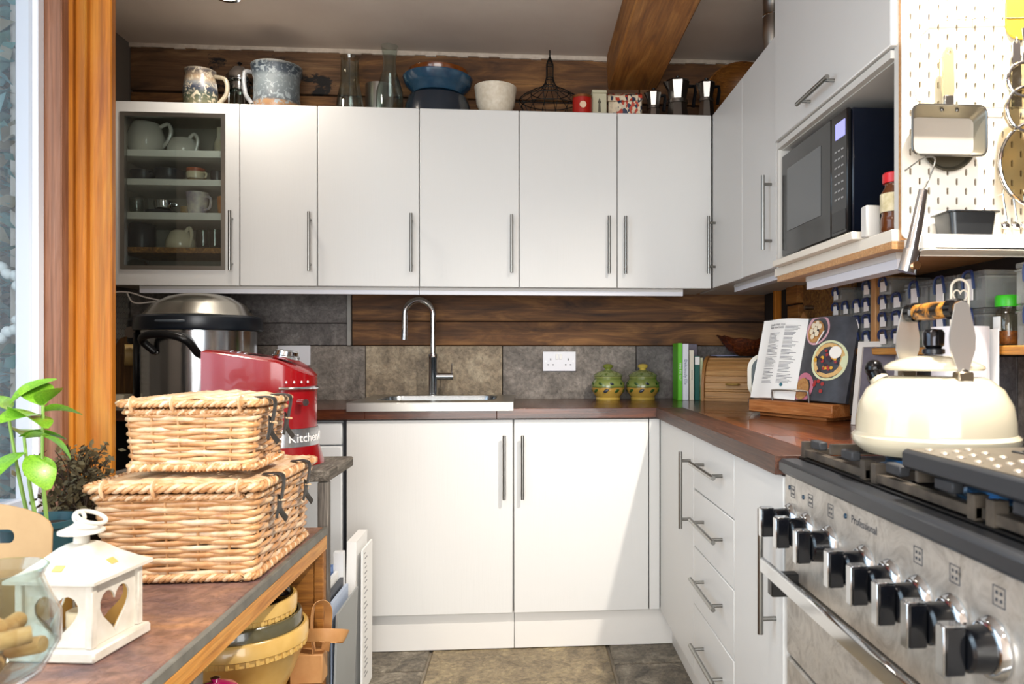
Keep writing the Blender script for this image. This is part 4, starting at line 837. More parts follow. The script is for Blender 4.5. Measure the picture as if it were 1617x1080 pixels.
for a, b in ((.085, .056), (.097, .06), (.112, .052), (.11, .03), (.083, .048)): disc(a, b, .006, FR[0], 'strawberry_print', .0012)
MB().flat([(.062, .175), (.066, .173), (.09, .215), (.086, .217)], [], .0004, lambda a, b, c: on_page(1, a, b, .003+c)).build('knife_print', PAPER, pr_)
# clutter behind the book
t = thing('picture_frame', 'small white picture frame leaning behind the cookery book', 'frame', (.955, -1.41, ZW+.0005), math.radians(-62)); mb = MB(); mb.M = Matrix.Rotation(math.radians(-8), 4, 'X')
mb.flat([(-.07, 0), (.07, 0), (.07, .235), (-.07, .235)], [[(-.055, .015), (.055, .015), (.055, .22), (-.055, .22)]], .012, lambda u, v, q: (u, q, v)); mb.build('border', plain('frame_white', '#d8d3cc', .5), t)
mb = MB(); mb.M = Matrix.Rotation(math.radians(-8), 4, 'X'); mb.box(-.055, .055, 0, .004, .015, .22); mb.build('picture', plain('frame_picture', '#77707a', .6, 0, '#55505a', 9), t)
t = thing('cardboard_sleeve', 'brown cardboard sleeve hanging on a screw above the cookery book', 'sleeve', (1.06, -.62, 1.10)); KR = plain('kraft_card', '#a9713c', .7, 0, '#bb8148', 14)
MB().prism([(-.62-.16, 1.11), (-.62+.16, 1.11), (-.62+.15, 1.15), (-.62, 1.26), (-.62-.15, 1.15)], 'x', 1.05, 1.056).build('card', KR, t, True)
MB().prism([(-.62-.07, 1.19), (-.62-.05, 1.215), (-.62-.13, 1.165), (-.62-.14, 1.155)], 'x', 1.0485, 1.0499).build('cut_out', plain('card_dark', '#2a2220', .7), t, True)
MB().cyl((1.056, -.62, 1.275), (1.0885, -.62, 1.275), .008, 10).build('hook', STEEL, t, True)
# shelf along the right wall with its boxes
one('wall_shelf', B(.968, XR-.007, -2.9, -1.0, 1.097, 1.116, .002), BATTEN, 'narrow wooden wall shelf carrying the clear storage boxes', 'shelf')
one('shelf_upright', B(.972, XR-.011, -1.385, -1.355, 1.1165, 1.316, .002), wood('pale_upright', '#a8723e', '#c08a54', '#cf9f6c', 'z', 2, .5), 'pale wooden upright dividing the shelf of storage boxes', 'upright')
BOXM = glass('box_plastic', '#f4f6f5', .6, .15, .12); NAVY = plain('navy_clip', '#1b2a52', .35); LBL = plain('box_label', '#ece6e2', .6)
def make_box(w_, h, d):
    """clear box: front (clip end) faces -x, origin at the base centre"""
    t = thing('storage_box', '', 'storage box'); s_ = .002
    mb = MB(); x0, x1, y0, y1 = -d/2, d/2, -w_/2, w_/2
    mb.box(x0, x0+s_, y0, y1, 0, h*.85).box(x1-s_, x1, y0, y1, 0, h*.85).box(x0+s_, x1-s_, y0, y0+s_, 0, h*.85).box(x0+s_, x1-s_, y1-s_, y1, 0, h*.85).box(x0+s_, x1-s_, y0+s_, y1-s_, 0, s_)
    mb.build('body', BOXM, t)
    mb = MB().box(x0-.003, x1+.003, y0-.003, y1+.003, h*.78, h*.845, .001).build('rim', BOXM, t)
    mb = MB().box(x0-.002, x1+.002, y0-.002, y1+.002, h*.86, h, .002).build('lid', BOXM, t)
    cw = min(w_*.32, .020)
    MB().tube(curve3([(x0-.006, -cw*1.05, h*.52), (x0-.008, -cw, h*.78), (x0-.007, -cw*.7, h*.98), (x0-.003, 0, h*1.02), (x0-.007, cw*.7, h*.98), (x0-.008, cw, h*.78), (x0-.006, cw*1.05, h*.52)], 4), .0035, 6).build('clip', NAVY, t)
    MB().box(x0-.006, x0-.0035, -cw*.72, cw*.72, h*.22, h*.8).build('label_card', LBL, t)
    return t
small = make_box(.068, .046, .11); big = make_box(.105, .080, .118)
pile = []
ord_ = ['bottom', 'second', 'third', 'top']
cols_ = [(-1.03, 2, 0, 'first pile beside the chipboard'), (-1.105, 4, 0, 'second pile from the chipboard'), (-1.18, 3, 0, 'third pile from the chipboard'), (-1.255, 3, 0, 'fourth pile from the chipboard'), (-1.325, 4, 0, 'pile just left of the pale upright'),
         (-1.425, 4, 0, 'pile just right of the pale upright'), (-1.50, 3, 0, 'second pile right of the pale upright'), (-1.60, 2, 1, 'large-box pile next to the green bowl'), (-1.72, 2, 1, 'large-box pile left of the paper roll'), (-1.84, 2, 1, 'large-box pile behind the heart-topped holder'), (-2.05, 2, 1, 'large-box pile right of the green-lidded jar')]
first = {0: small, 1: big}; used = set()
for y, n, k, where in cols_:
    h = .0475 if k == 0 else .082
    for j in range(n):
        nm = 'top' if j == n-1 else ord_[j]
        loc = (1.035, y+random.uniform(-.003, .003), 1.1165+h*j); lab = '%s clear box of the %s' % (nm, where)
        if k not in used: o = first[k]; o.location = loc; o['label'] = lab; used.add(k)
        else: o = dup(first[k], loc, None, lab)
        o['group'] = 'clear storage boxes on the wall shelf'; o.rotation_euler = (0, 0, random.uniform(-.04, .04))
t = thing('green_lidded_jar', 'clear spice jar with a bright green lid on the wall shelf', 'jar', (1.0, -1.93, 1.1165)); 
MB().lathe([(0, 0), (.021, 0), (.023, .004), (.023, .07), (.018, .076), (.018, .08), (0, .08)], 20).build('body', glass('spice_glass', '#e9e4d8', .6), t)
MB().lathe([(0, .003), (.0212, .003), (.0212, .03), (0, .032)], 18).build('spice', plain('spice_flakes', '#b06a20', .8, 0, '#5a2c10', 160), t)
MB().lathe([(0, .0805), (.024, .0805), (.0245, .083), (.0245, .100), (.022, .104), (0, .104)], 20).build('lid', plain('bright_green', '#35b51c', .35), t)
MB().box(-.0245, -.0232, -.012, .012, .03, .06).build('label_card', PAPER, t)
vessel('green_bowl', cup(.042, .05), plain('olive_bowl', '#6f8a2e', .3), 'small olive green bowl on the shelf behind the kettle handle', 'bowl', (.935, -1.66, .9005), n=24)
for o in [x for x in bpy.data.objects if x.name.startswith('green_bowl')]: o.location = (1.0, -1.545, 1.1165); o.scale = (.7, .7, .8)
# kitchen roll holder
t = thing('kitchen_roll', 'white paper kitchen roll on a cream wire holder topped with a heart', 'kitchen roll', (.905, -1.915, ZW+.0005))
MB().lathe([(.02, .012), (.055, .012), (.055, .255), (.02, .255)], 32, closed=True).build('paper', plain('quilted_paper', '#e2dfe3', .8, 0, bs=.2, scale=90), t)
MB().box(.0552, .0568, -.045, .03, .10, .25).build('loose_sheet', PAPER, t)
WI = plain('cream_wire', '#ddd3c2', .4); MB().lathe([(0, 0), (.060, 0), (.060, .008), (0, .0115)], 28).build('base', WI, t)
MB().tube([(-.019, 0, .012), (-.019, 0, .335)]+[(-.019*math.cos(a), 0, .335+.019*math.sin(a)) for a in [PI*i/10 for i in range(1, 10)]]+[(.019, 0, .335), (.019, 0, .012)], .0028, 8).build('post', WI, t)
hp = [(.0155*(math.sin(a)**3), .318+.0145*(13*math.cos(a)-5*math.cos(2*a)-2*math.cos(3*a)-math.cos(4*a))/13) for a in [2*PI*i/28 for i in range(28)]]
MB().tube([(a, -.002, b) for a, b in hp], .0018, 6, True).build('heart', WI, t)

# ============================================================ RANGE COOKER
ck = thing('range_cooker', 'stainless steel range cooker with chrome knobs and a black-edged gas hob', 'cooker', (.80, -2.44, .003))
y0, y1 = -1.985, -2.885
def panelsteel():
    m, nt, b = base('smudged_steel'); n = noise(nt, coords(nt, (1, 1, 1)), 14, 7, 1.5, .7); n2 = noise(nt, coords(nt, (1, 1, 1)), 45, 4, .5)
    nt.links.new(ramp(nt, n, [(.3, '#9b948c'), (.55, '#c9c4bc'), (.66, '#b2aba1'), (.72, '#77705f')]), b.inputs[0]); b.inputs['Metallic'].default_value = .55
    nt.links.new(ramp(nt, n2, [(.3, (.28, .28, .28)), (.7, (.5, .5, .5))]), b.inputs['Roughness']); return m
PS = panelsteel()
MB().box(.53, 1.085, y1, y0, .10, .885).box(.57, 1.05, y1+.03, y0-.03, .003, .10).build('body', BLACK, ck, True)
MB().box(.508, .53, y1, y0, .672, .868, .003).build('control_panel', PS, ck, True)
MB().box(.494, .535, y1, y0, .8685, .896, .006).build('front_edge', plain('dark_edge_trim', '#33363b', .35, .3), ck, True)
MB().box(.5355, 1.085, y1, y0, .8855, .899, .002).build('hob_plate', plain('hob_steel', '#17181a', .3, .6), ck, True)
for za, zb, nm in ((.518, .664, 'grill_door'), (.15, .512, 'oven_door')):
    d = MB().box(.510, .5295, y1+.003, y0-.003, za, zb, .004).build(nm, PS, ck, True)
    if nm == 'grill_door':
        h = MB().box(.446, .457, y1+.03, y0-.035, .684, .714, .004); h.v = [(p[0], p[1], p[2]) for p in h.v]; h.build('door_handle', CHROME, d, True)
        [MB().box(.457, .5098, yy, yy+.025, .648, .690, .002).build('handle_bracket', BLACK, d, True) for yy in (y0-.075, y1+.05)]
DARKB = plain('knob_black', '#0d0f14', .18, coat=.4)
for (u, v) in [(1244, 830), (1270, 845), (1305, 862), (1360, 895), (1400, 922), (1445, 950), (1497, 982), (1560, 1025)]:
    y = at(u, v, X=.5).y
    k = MB().lathe([(0, 0), (.034, 0), (.035, .004), (.031, .010), (.028, .012), (0, .012)], 28, (.5078, y, .78), 'x').build('knob', CHROME, ck, True)
    MB().lathe([(0, .012), (.026, .012), (.0245, .034), (.021, .037), (0, .037)], 24, (.5078, y, .78), 'x').build('barrel', DARKB, k, True)
    MB().box(.448, .471, y-.0085, y+.0085, .7535, .8065, .002).build('grip', DARKB, k, True)
    MB().box(.4455, .4479, y-.0085, y+.0085, .753, .807, .001).box(.4479, .470, y-.009, y+.009, .8066, .8085, .0005).build('grip_edge', CHROME, k, True)
tx = lambda yc, zc: (lambda u, v, q: (.5076-q*.2, yc-u, zc+v))
INKC = plain('cooker_print', '#3c4048', .6)
mb = MB().text('Professional', .018, tx(-2.335, .842)); mb.build('brand_print', INKC, ck, True)
for k in range(8):
    mb = MB(); y = -2.03-.09*k if k < 3 else -2.41-.085*(k-3)
    if k in (0, 1, 2) or k > 3:
        zc = .838; s_ = .011
        mb.flat([(y-s_, zc-s_), (y+s_, zc-s_), (y+s_, zc+s_), (y-s_, zc+s_)], [[(y-s_+.001, zc-s_+.001), (y+s_-.001, zc-s_+.001), (y+s_-.001, zc+s_-.001), (y-s_+.001, zc+s_-.001)]], .0006, lambda a, b, c: (.5077+c, a, b))
        for dy, dz in ((-.004, -.004), (.004, -.004), (-.004, .004), (.004, .004)): mb.box(.5072, .5078, y+dy-.0018, y+dy+.0018, zc+dz-.0018, zc+dz+.0018)
        sy_ = mb.build('symbol_print', INKC, ck, True); sy_['kind'] = 'stuff'
for y, z in ((-2.012, .843), (-2.085, .838), (-2.27, .842)): MB().lathe([(0, 0), (.0045, 0), (.004, .002), (0, .003)], 12, (.5078, y, z), 'x').build('indicator_light', plain('blue_indicator', '#15384f', .2), ck, True)
# burners and pan supports
BLUE = plain('burner_blue_gleam', '#4f86b8', .25, .9)  # blue gleam on the burners put into the metal colour
for i, yc in enumerate((-2.15, -2.435, -2.73)):
    for xc in (.68, .94):
        R_ = .045 if not (i == 1 and xc < .8) else .06
        b_ = MB().lathe([(0, 0), (R_*1.25, 0), (R_*1.25, .004), (R_, .006), (R_, .016), (0, .016)], 28, (xc, yc, .8992)).build('burner', BLUE, ck, True)
        MB().lathe([(0, 0), (R_*.9, 0), (R_*.92, .004), (R_*.8, .009), (0, .010)], 24, (xc, yc, .9153)).build('burner_cap', IRON, b_, True)
def bar(mb, a, b, w_, z0, z1):
    a, b = Vector(a), Vector(b); d = (b-a).normalized(); s_ = Vector((-d.y, d.x))*w_/2
    P = [a+s_, a-s_, b-s_, b+s_]; mb.add([(p.x, p.y, z0) for p in P]+[(p.x, p.y, z1) for p in P], [(0, 1, 2, 3), (4, 5, 6, 7), (0, 1, 5, 4), (1, 2, 6, 5), (2, 3, 7, 6), (3, 0, 4, 7)])
TAN = plain('lamp_tinted_iron', '#332f2b', .45, .1, '#5a5248', 30)  # cast iron with the lamp's tan cast mixed into its colour
for i, (ya_, yb_) in enumerate([(-1.997, -2.276), (-2.298, -2.574), (-2.596, -2.873)]):
    g = thing('pan_support', ['cast iron pan support at the far end of the hob, nearest the worktop', 'cast iron pan support in the middle of the hob under the griddle', 'cast iron pan support at the near end of the hob'][i], 'pan support', (.80, (ya_+yb_)/2, .8995), 0, 'cast iron pan supports')
    mb = MB(); x0, x1 = .545, 1.075
    for a, b in (((x0, ya_), (x0, yb_)), ((x1, ya_), (x1, yb_)), ((x0, ya_), (x1, ya_)), ((x0, yb_), (x1, yb_)), ((.81, ya_), (.81, yb_))): bar(mb, a, b, .014, .9025, .915)
    for x in (x0, x1):
        for y in (ya_, yb_): mb.box(x-.009, x+.009, min(y, y+(.016 if y == yb_ else -.016)), max(y, y+(.016 if y == yb_ else -.016)), .8995, .93)
    mb.build('frame', TAN, g, True)
    ym = (ya_+yb_)/2
    for xc in (.68, .94):
        for a in range(4):
            dx, dy = math.cos(a*PI/2), math.sin(a*PI/2); l0, l1 = (.125 if dy == 0 else .143), .03; f = MB()
            bar(f, (xc+dx*l0, ym+dy*l0), (xc+dx*l1, ym+dy*l1), .009, .923, .940); f.build('finger', TAN, g, True)
    for y in (ya_-.07, yb_+.07): MB().box(.536, .552, y-.022, y+.022, .9225, .938, .002).build('lug', IRON, g, True)
g = thing('griddle', 'flat cast iron griddle with raised studs lying over the hob in front of the kettle', 'griddle', (.67, -2.60, .9405))
MB().box(.525, .80, -2.80, -2.415, .9405, .966, .004).build('plate', plain('griddle_iron', '#34373c', .5, .3), g, True)
pat = plain('griddle_top', '#5a5349', .4, .3, '#6c6458', 25)
MB().box(.531, .795, -2.795, -2.42, .9661, .9672).build('cooking_face', pat, g, True)
for i in range(9):
    for j in range(3): MB().ell((.550+.028*j, -2.445-.038*i-.019*(j % 2), .9672), (.006, .006, .003), 10, 5).build('stud', plain('stud_metal', '#c8bfb0', .25, .6), g, True)
for k in range(9): MB().box(.65+.015*k, .656+.015*k, -2.78, -2.47, .9673, .9695, .0008).build('ridge', plain('griddle_iron', '#34373c'), g, True)
# kettle
kc = at(1474, 700, Y=-2.255); kt = thing('kettle', 'cream enamel whistling kettle with steel handle arms and a worn wooden grip', 'kettle', (kc.x, -2.255, .9405), math.radians(-85))
R_ = .126; KB = [(0, .0), (R_*.86, 0), (R_*.97, .012), (R_*1.0, .020), (R_*1.0, .027), (R_*.95, .033), (R_*.945, .052), (R_*.91, .078), (R_*.81, .102), (R_*.66, .117), (R_*.58, .122), (0, .123)]
MB().lathe(KB, 56).build('body', CREAM, kt)
lid = MB().lathe([(0, .132), (R_*.58, .132), (R_*.6, .135), (R_*.59, .139), (R_*.5, .146), (R_*.3, .154), (0, .157)], 40).build('lid', CREAM, kt)
kn = MB().lathe([(0, .157), (.014, .157), (.014, .166), (.012, .168), (.016, .172), (.017, .192), (.013, .198), (0, .199)], 20).build('knob', plain('knob_chrome_black', '#3a3a3e', .12, .9), lid)
MB().lathe([(.0143, .158), (.0172, .159), (.0172, .166), (.0143, .167)], 20, closed=True).build('knob_ring', plain('dark_navy_ring', '#15181f', .3), kn)
ARM = plain('polished_arm', '#e2e2e0', .28, .85)
for s_ in (-1, 1):
    pr = [(-.008, .118), (.008, .118), (.010, .135), (.021, .165), (.022, .185), (.017, .21), (.011, .235), (.0, .240), (-.011, .235), (-.017, .21), (-.022, .185), (-.021, .165), (-.010, .135)]
    x = s_*.074; a_ = MB().prism(pr, 'x', x-.0015, x+.0015); a_.v = [(p[0]-s_*.10*max(0, p[2]-.13)*.35, p[1], p[2]) for p in a_.v]
    a_ = a_.build('handle_arm', ARM, kt); MB().lathe([(0, 0), (.008, 0), (.007, .003), (.003, .0045), (0, .0045)], 14, (x+s_*.002 if s_ < 0 else x+.002, 0, .128), 'x' if s_ < 0 else '-x').build('rivet', STEEL, a_)
    MB().box(x-.009, x+.009, -.013, .013, .108, .131, .002).build('lug', plain('lug_steel', '#9c8f7c', .3, .9), kt)
def wornwood():
    m, nt, b = base('worn_lacquered_wood'); n = noise(nt, coords(nt, (1, 1, 1)), 45, 6, .6, .65)
    nt.links.new(ramp(nt, n, [(.42, '#15110d'), (.5, '#b5772a'), (.7, '#d9a650')]), b.inputs[0]); b.inputs['Roughness'].default_value = .3; return m
gr = MB().lathe([(0, -.068), (.010, -.068), (.0125, -.06), (.0135, -.03), (.0145, 0), (.0135, .03), (.0125, .06), (.010, .068), (0, .068)], 20, (0, 0, .228), 'x').build('grip', wornwood(), kt)
MB().lathe([(.0131, .044), (.0165, .046), (.0165, .062), (.0125, .066)], 20, (0, 0, .228), 'x', True).build('ferrule', BLACKG, gr)
MB().lathe([(.0131, -.044), (.0165, -.046), (.0165, -.062), (.0125, -.066)], 20, (0, 0, .228), 'x', True).build('ferrule', BLACKG, gr)
sp = Matrix.Rotation(math.radians(103)-math.radians(-85), 4, 'Z'); mb = MB(); mb.M = sp; mb.tube([(.085, 0, .075), (.118, 0, .098), (.135, 0, .116)], [.026, .020, .016], 16); s_ = mb.build('spout', CREAM, kt)
mb = MB(); mb.M = sp; mb.tube([(.133, 0, .113), (.139, 0, .122)], .0175, 14).ell((.146, 0, .132), (.0165, .0165, .0165), 14, 8); mb.build('whistle', plain('black_whistle', '#101012', .15, .3), s_)

# ============================================================ PEGBOARD
pb = thing('pegboard', 'white slotted pegboard on the end of the microwave cupboard', 'pegboard', (.94, -1.915, 1.335))
PW = plain('pegboard_white', '#ece7dc', .4)
px0, px1, pz0, pz1 = .779, 1.097, 1.337, 1.93
holes = []; col_i = 0; x = px0+.018
while x < px1-.006:
    z = pz0+.02+(.02 if col_i % 2 else 0)
    while z < pz1-.02: holes.append(rrect(x-.0024, x+.0024, z-.0075, z+.0075, .0023, 2)); z += .04
    x += .02; col_i += 1
MB().flat(rrect(px0, px1, pz0, pz1, .015, 4), holes, .005, lambda u, v, w_: (u, -1.9155+w_, v)).build('board', PW, pb, True, ang=30)
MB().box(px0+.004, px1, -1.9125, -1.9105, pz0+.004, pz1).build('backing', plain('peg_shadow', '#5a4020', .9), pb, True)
YP = -1.9185
tr = thing('peg_tray', 'white plastic tray shelf hooked to the bottom of the pegboard', 'tray', (.93, -1.96, 1.301))
xa, xb, ya_, yb_ = .775, 1.095, -2.02, YP-.0005
mb = MB(); mb.flat(rrect(xa, xb, ya_, yb_, .02, 5), [], .003, lambda u, v, w_: (u, v, 1.3045+w_)); mb.flat(rrect(xa, xb, ya_, yb_, .02, 5), [rrect(xa+.003, xb-.003, ya_+.003, yb_-.003, .018, 5)], .030, lambda u, v, w_: (u, v, 1.3165+w_))
mb.build('tray_shell', PW, tr, True); MB().box(.80, .812, yb_-.004, yb_+.002, 1.332, 1.352).box(1.0, 1.012, yb_-.004, yb_+.002, 1.332, 1.352).build('hook_tab', PW, tr, True)
def hookpt(t, x, z, L=.03): MB().tube(curve3([(x, YP-.0003, z), (x, YP-L, z), (x, YP-L-.004, z+.008)], 4), .0018, 6).build('hook', plain('peg_hook_white', '#e8e4da', .4), t, True)
# square pan
PANM = plain('pan_grey', '#8d8778', .35, .7); a = at(1440, 165, Y=-1.96); b = at(1557, 247, Y=-1.96)
t = thing('square_pan', 'small square pan hanging by its handle on the pegboard', 'pan', ((a.x+b.x)/2, -1.945, b.z), 0)
ou = rrect(a.x, b.x, b.z, a.z, .016, 5); inn = rrect(a.x+.012, b.x-.012, b.z+.010, a.z-.018, .012, 5); n = len(ou); mb = MB()
vs = [(p[0], -1.962, p[1]) for p in ou]+[(p[0], -1.935, p[1]) for p in inn]+[(p[0]*1.0, -1.933, p[1]) for p in inn]+[(p[0]+(.0025 if p[0] > (a.x+b.x)/2 else -.0025), -1.962, p[1]) for p in ou]
fs = [(i, (i+1) % n, n+(i+1) % n, n+i) for i in range(n)]+[(3*n+i, 3*n+(i+1) % n, (i+1) % n, i) for i in range(n)]+[(2*n+i, 2*n+(i+1) % n, 3*n+(i+1) % n, 3*n+i) for i in range(n)]+[tuple(2*n+i for i in range(n))]
mb.add(vs, fs); mb.build('pan_side', PANM, t, True, solid=False); MB().flat(inn, [], .001, lambda u, v, w_: (u, -1.9357+w_, v)).build('pan_base', plain('pan_base_lamplit', '#c9c3b8', .3, .5), t, True)  # lamplight on the pan base put into its lighter colour
MB().tube([(a.x+.0, -1.963, (a.z+b.z)/2)] and [(p[0], -1.963, p[1]) for p in ou], .0022, 6, True).build('pan_rim', SATIN, t, True)
hx = at(1497, 100, Y=-1.95).x; hz = at(1497, 72, Y=-1.96).z
hh = MB().flat([(hx-.010, a.z+.022), (hx+.010, a.z+.022), (hx+.012, a.z+.035), (hx+.010, hz-.01), (hx+.006, hz), (hx-.006, hz), (hx-.010, hz-.01), (hx-.012, a.z+.035)], [[(hx+.005*math.cos(k*PI/6), hz-.012+.005*math.sin(k*PI/6)) for k in range(12)]], .008, lambda u, v, w_: (u, -1.95+w_, v)).build('handle', plain('handle_champagne', '#b5a888', .3, .6), t, True)
MB().box(hx-.011, hx+.011, -1.956, -1.945, a.z-.004, a.z+.024, .003).build('handle_bracket', SATIN, t, True)
for dx in (-.016, .016): MB().ell((hx+dx, -1.956, a.z-.008), (.004, .003, .004), 10, 5).build('rivet', SATIN, t, True)
hookpt(t, hx, hz-.011)
# clear chopping board behind the pan
t = thing('clear_board', 'clear acrylic board with clipped corners hanging behind the square pan', 'board', (.93, -1.925, 1.60))
cb = [(.806, 1.62), (.80, 1.64), (.815, 1.765), (.838, 1.788), (1.07, 1.80), (1.07, 1.61), (.82, 1.61)]
MB().flat(cb, [], .003, lambda u, v, w_: (u, -1.9255+w_, v)).build('sheet', glass('clear_acrylic', '#fbfbf8', .3), t, True); MB().tube([(p[0], -1.9275, p[1]) for p in cb], .0012, 5, True).build('edge', plain('acrylic_edge', '#8f8a7c', .3), t, True); hookpt(t, .93, 1.795, .012)
# round pan behind
t = one('round_lid', MB().lathe([(0, 0), (.05, 0), (.056, .004), (.06, .012), (.056, .012), (.05, .006), (0, .005)], 32, (.872, -1.92, 1.535), 'y'), plain('dark_lid', '#5f5a4c', .3, .6), 'dark round tin hanging behind the square pan', 'tin')
# sieves
def sieve(x, z, r, Y, label, depth):
    t = thing('sieve', label, 'sieve', (x, Y, z-r), 0, 'sieves on the pegboard')
    MB().tube([(x+r*math.cos(2*PI*k/36), Y, z+r*math.sin(2*PI*k/36)) for k in range(36)], .0035, 8, True).build('rim', CHROME, t, True)
    mb = MB(); pf = [(r*math.cos(a), depth*math.sin(a)) for a in [PI/2*i/6 for i in range(6)]]+[(0, depth)]
    mb.lathe([(q, d_) for q, d_ in pf], 30, (x, Y, z), 'y'); mb.v = [(p[0], 2*Y-p[1], p[2]) for p in mb.v]; mb.build('mesh_bowl', glass('steel_mesh', '#b9ac8c', .35, .25), t, True)
    MB().tube(curve3([(x, Y, z+r), (x+.003, Y, z+r+.03), (x+.002, Y+.004, z+r+.07)], 5), .004, 8).build('handle', CHROME, t, True)
sieve(.995, 1.647, .034, -1.99, 'small chrome ring sieve at the top right of the pegboard', .03)
sieve(1.005, 1.588, .046, -1.99, 'middle-sized sieve hanging below the ring sieve', .045)
sieve(1.035, 1.48, .088, -1.985, 'largest round sieve at the right edge of the pegboard', .055)
t = thing('slotted_spoon', 'long steel spoon handle hanging on the pegboard above the sieves', 'spoon', (1.015, -1.935, 1.61)); MB().flat([(1.003, 1.61), (1.027, 1.61), (1.023, 1.74), (1.015, 1.757), (1.007, 1.74)], [[(1.015+.003*math.cos(k*PI/5), 1.745+.004*math.sin(k*PI/5)) for k in range(10)]], .003, lambda u, v, w_: (u, -1.935+w_, v)).build('shaft', CHROME, t, True); hookpt(t, 1.015, 1.746, .014)
one('yellow_spatula', MB().flat(rrect(1.0, 1.075, 1.755, 1.86, .03, 5), [], .006, lambda u, v, w_: (u, -1.9235+w_, v)), plain('yellow_silicone', '#d9b62c', .4), 'yellow silicone spatula head at the top right of the pegboard', 'spatula')
# can opener hanging on the tray
t = thing('can_opener', 'chrome can opener hanging in front of the white tray', 'can opener', (.765, -2.034, 1.26))
o1 = at(1477, 252, Y=-2.034); o2 = at(1458, 300, Y=-2.034); o3 = at(1440, 395, Y=-2.034); o4 = at(1432, 430, Y=-2.034)
MB().tube([o2, o3], [(.009, .008), (.014, .010)], 10).build('handle', CHROME, t, True); MB().tube([o3, o4], [(.017, .012), (.019, .011)], 10).build('head', CHROME, t, True); MB().lathe([(0, 0), (.008, 0), (.008, .006), (0, .006)], 16, (o4.x+.012, -2.044, o4.z+.012), 'y').build('wheel', plain('copper_reflection_steel', '#b0845c', .2, 1), t, True)
MB().tube(curve3([o2, (o2.x+.012, -2.03, o2.z+.02), o1, (o1.x-.004, -2.0, o1.z+.012), (o1.x-.002, YP-.001, o1.z+.006)], 5), .0016, 6).build('chain', SATIN, t, True)
t = thing('loaf_tin', 'dark non-stick loaf tin standing in the white tray', 'tin', (.885, -1.965, 1.3065)); c0 = at(1488, 334, Y=-1.97); c1 = at(1562, 334, Y=-1.97); cx = (c0.x+c1.x)/2-.885; w1 = (c1.x-c0.x)/2
ring = lambda w_, d_, z, r: [(cx+p[0], p[1], z) for p in rrect(-w_, w_, -d_, d_, r, 5)]
A = [ring(w1*.8, .03, 0, .008), ring(w1*.97, .036, .072, .010), ring(w1*1.1, .042, .073, .012), ring(w1*1.1, .042, .075, .012), ring(w1*.94, .034, .074, .009), ring(w1*.78, .028, .003, .007)]; n = len(A[0]); mb = MB(); mb.add([p for r_ in A for p in r_], [(k*n+i, k*n+(i+1) % n, (k+1)*n+(i+1) % n, (k+1)*n+i) for k in range(5) for i in range(n)]+[tuple(range(n)), tuple(5*n+i for i in range(n))]); mb.build('tin_body', plain('nonstick', '#45484b', .3, .7), t)
for k in range(4):
    x = .985+.022*k; t = thing('measuring_spoon', ['smallest', 'second', 'third', 'largest'][k]+' steel measuring spoon hanging below the large sieve', 'spoon', (x, -1.94, 1.352), 0, 'measuring spoons'); mb = MB(); mb.M = Matrix.Translation((x, -1.945, 1.362)) @ Matrix.Rotation(.5, 4, 'Y'); mb.ell((0, 0, 0), (.011+.001*k, .006, .008), 12, 6); mb.build('bowl', CHROME, t, True)
    MB().cyl((x+.005, -1.943, 1.37), (x+.001, -1.935, 1.43), .0018, 6).build('handle', CHROME, t, True); hookpt(t, x+.001, 1.43, .016)

# ============================================================ LEFT: SLATE-TOPPED SHELF UNIT
XE, ZS = -.543, .62
su = thing('shelf_unit', 'low crate-like wooden shelf unit with a rusty slate top', 'shelf unit', (-.85, -2.1, .001))
MB().box(-1.15, XE-.012, -3.05, -1.272, .601, ZS, .003).build('slate_top', SLATE, su, True)
MB().box(XE-.0118, XE, -3.05, -1.270, .599, ZS+.0006, .002).build('edge_strip', plain('grey_edge_strip', '#77756c', .6, 0, '#5f5d57', 20), su, True)
MB().box(XE-.03, XE-.002, -3.05, -1.272, .558, .5985, .002).build('front_batten', BATTEN, su, True)
MB().box(-1.13, XE-.03, -1.300, -1.275, .001, .5985, .002).build('end_panel', CRATE, su, True)
MB().box(XE-.0295, XE-.004, -1.302, -1.273, .001, .5575, .002).build('corner_post', CRATE, su, True)
MB().box(XE-.045, XE-.006, -2.12, -2.085, .001, .5575, .003).build('middle_post', wood('grey_post', '#4a443c', '#6c645a', '#8d8478', 'z', 3, .8, .6), su, True)
MB().box(-1.13, XE-.01, -2.5, -1.3025, .20, .222, .002).build('lower_shelf', CRATE, su, True)
MB().box(-1.145, -1.131, -3.0, -1.3025, .001, .5985).build('back_panel', CRATE, su, True)
# weathered bench behind, carrying the red appliance
wb_ = thing('weathered_bench', 'weathered grey timber bench behind the wicker hampers', 'bench', (-.85, -1.1, .001)); ZBn = .775
for k, (ya_, yb_) in enumerate([(-1.262, -1.16), (-1.157, -1.055), (-1.052, -.955)]): MB().box(-1.13, -.542, ya_, yb_, ZBn-.032, ZBn, .004).build('top_plank', WEATH, wb_, True)
for x, y in ((-1.12, -1.258), (-.575, -1.258), (-1.12, -.99), (-.75, -.99)):
    MB().box(x, x+.03, y, y+.03, .001, ZBn-.0325, .003).build('leg', wood('grey_leg', '#3f3a36', '#68625c', '#928b82', 'z', 3, .85, .7), wb_, True)
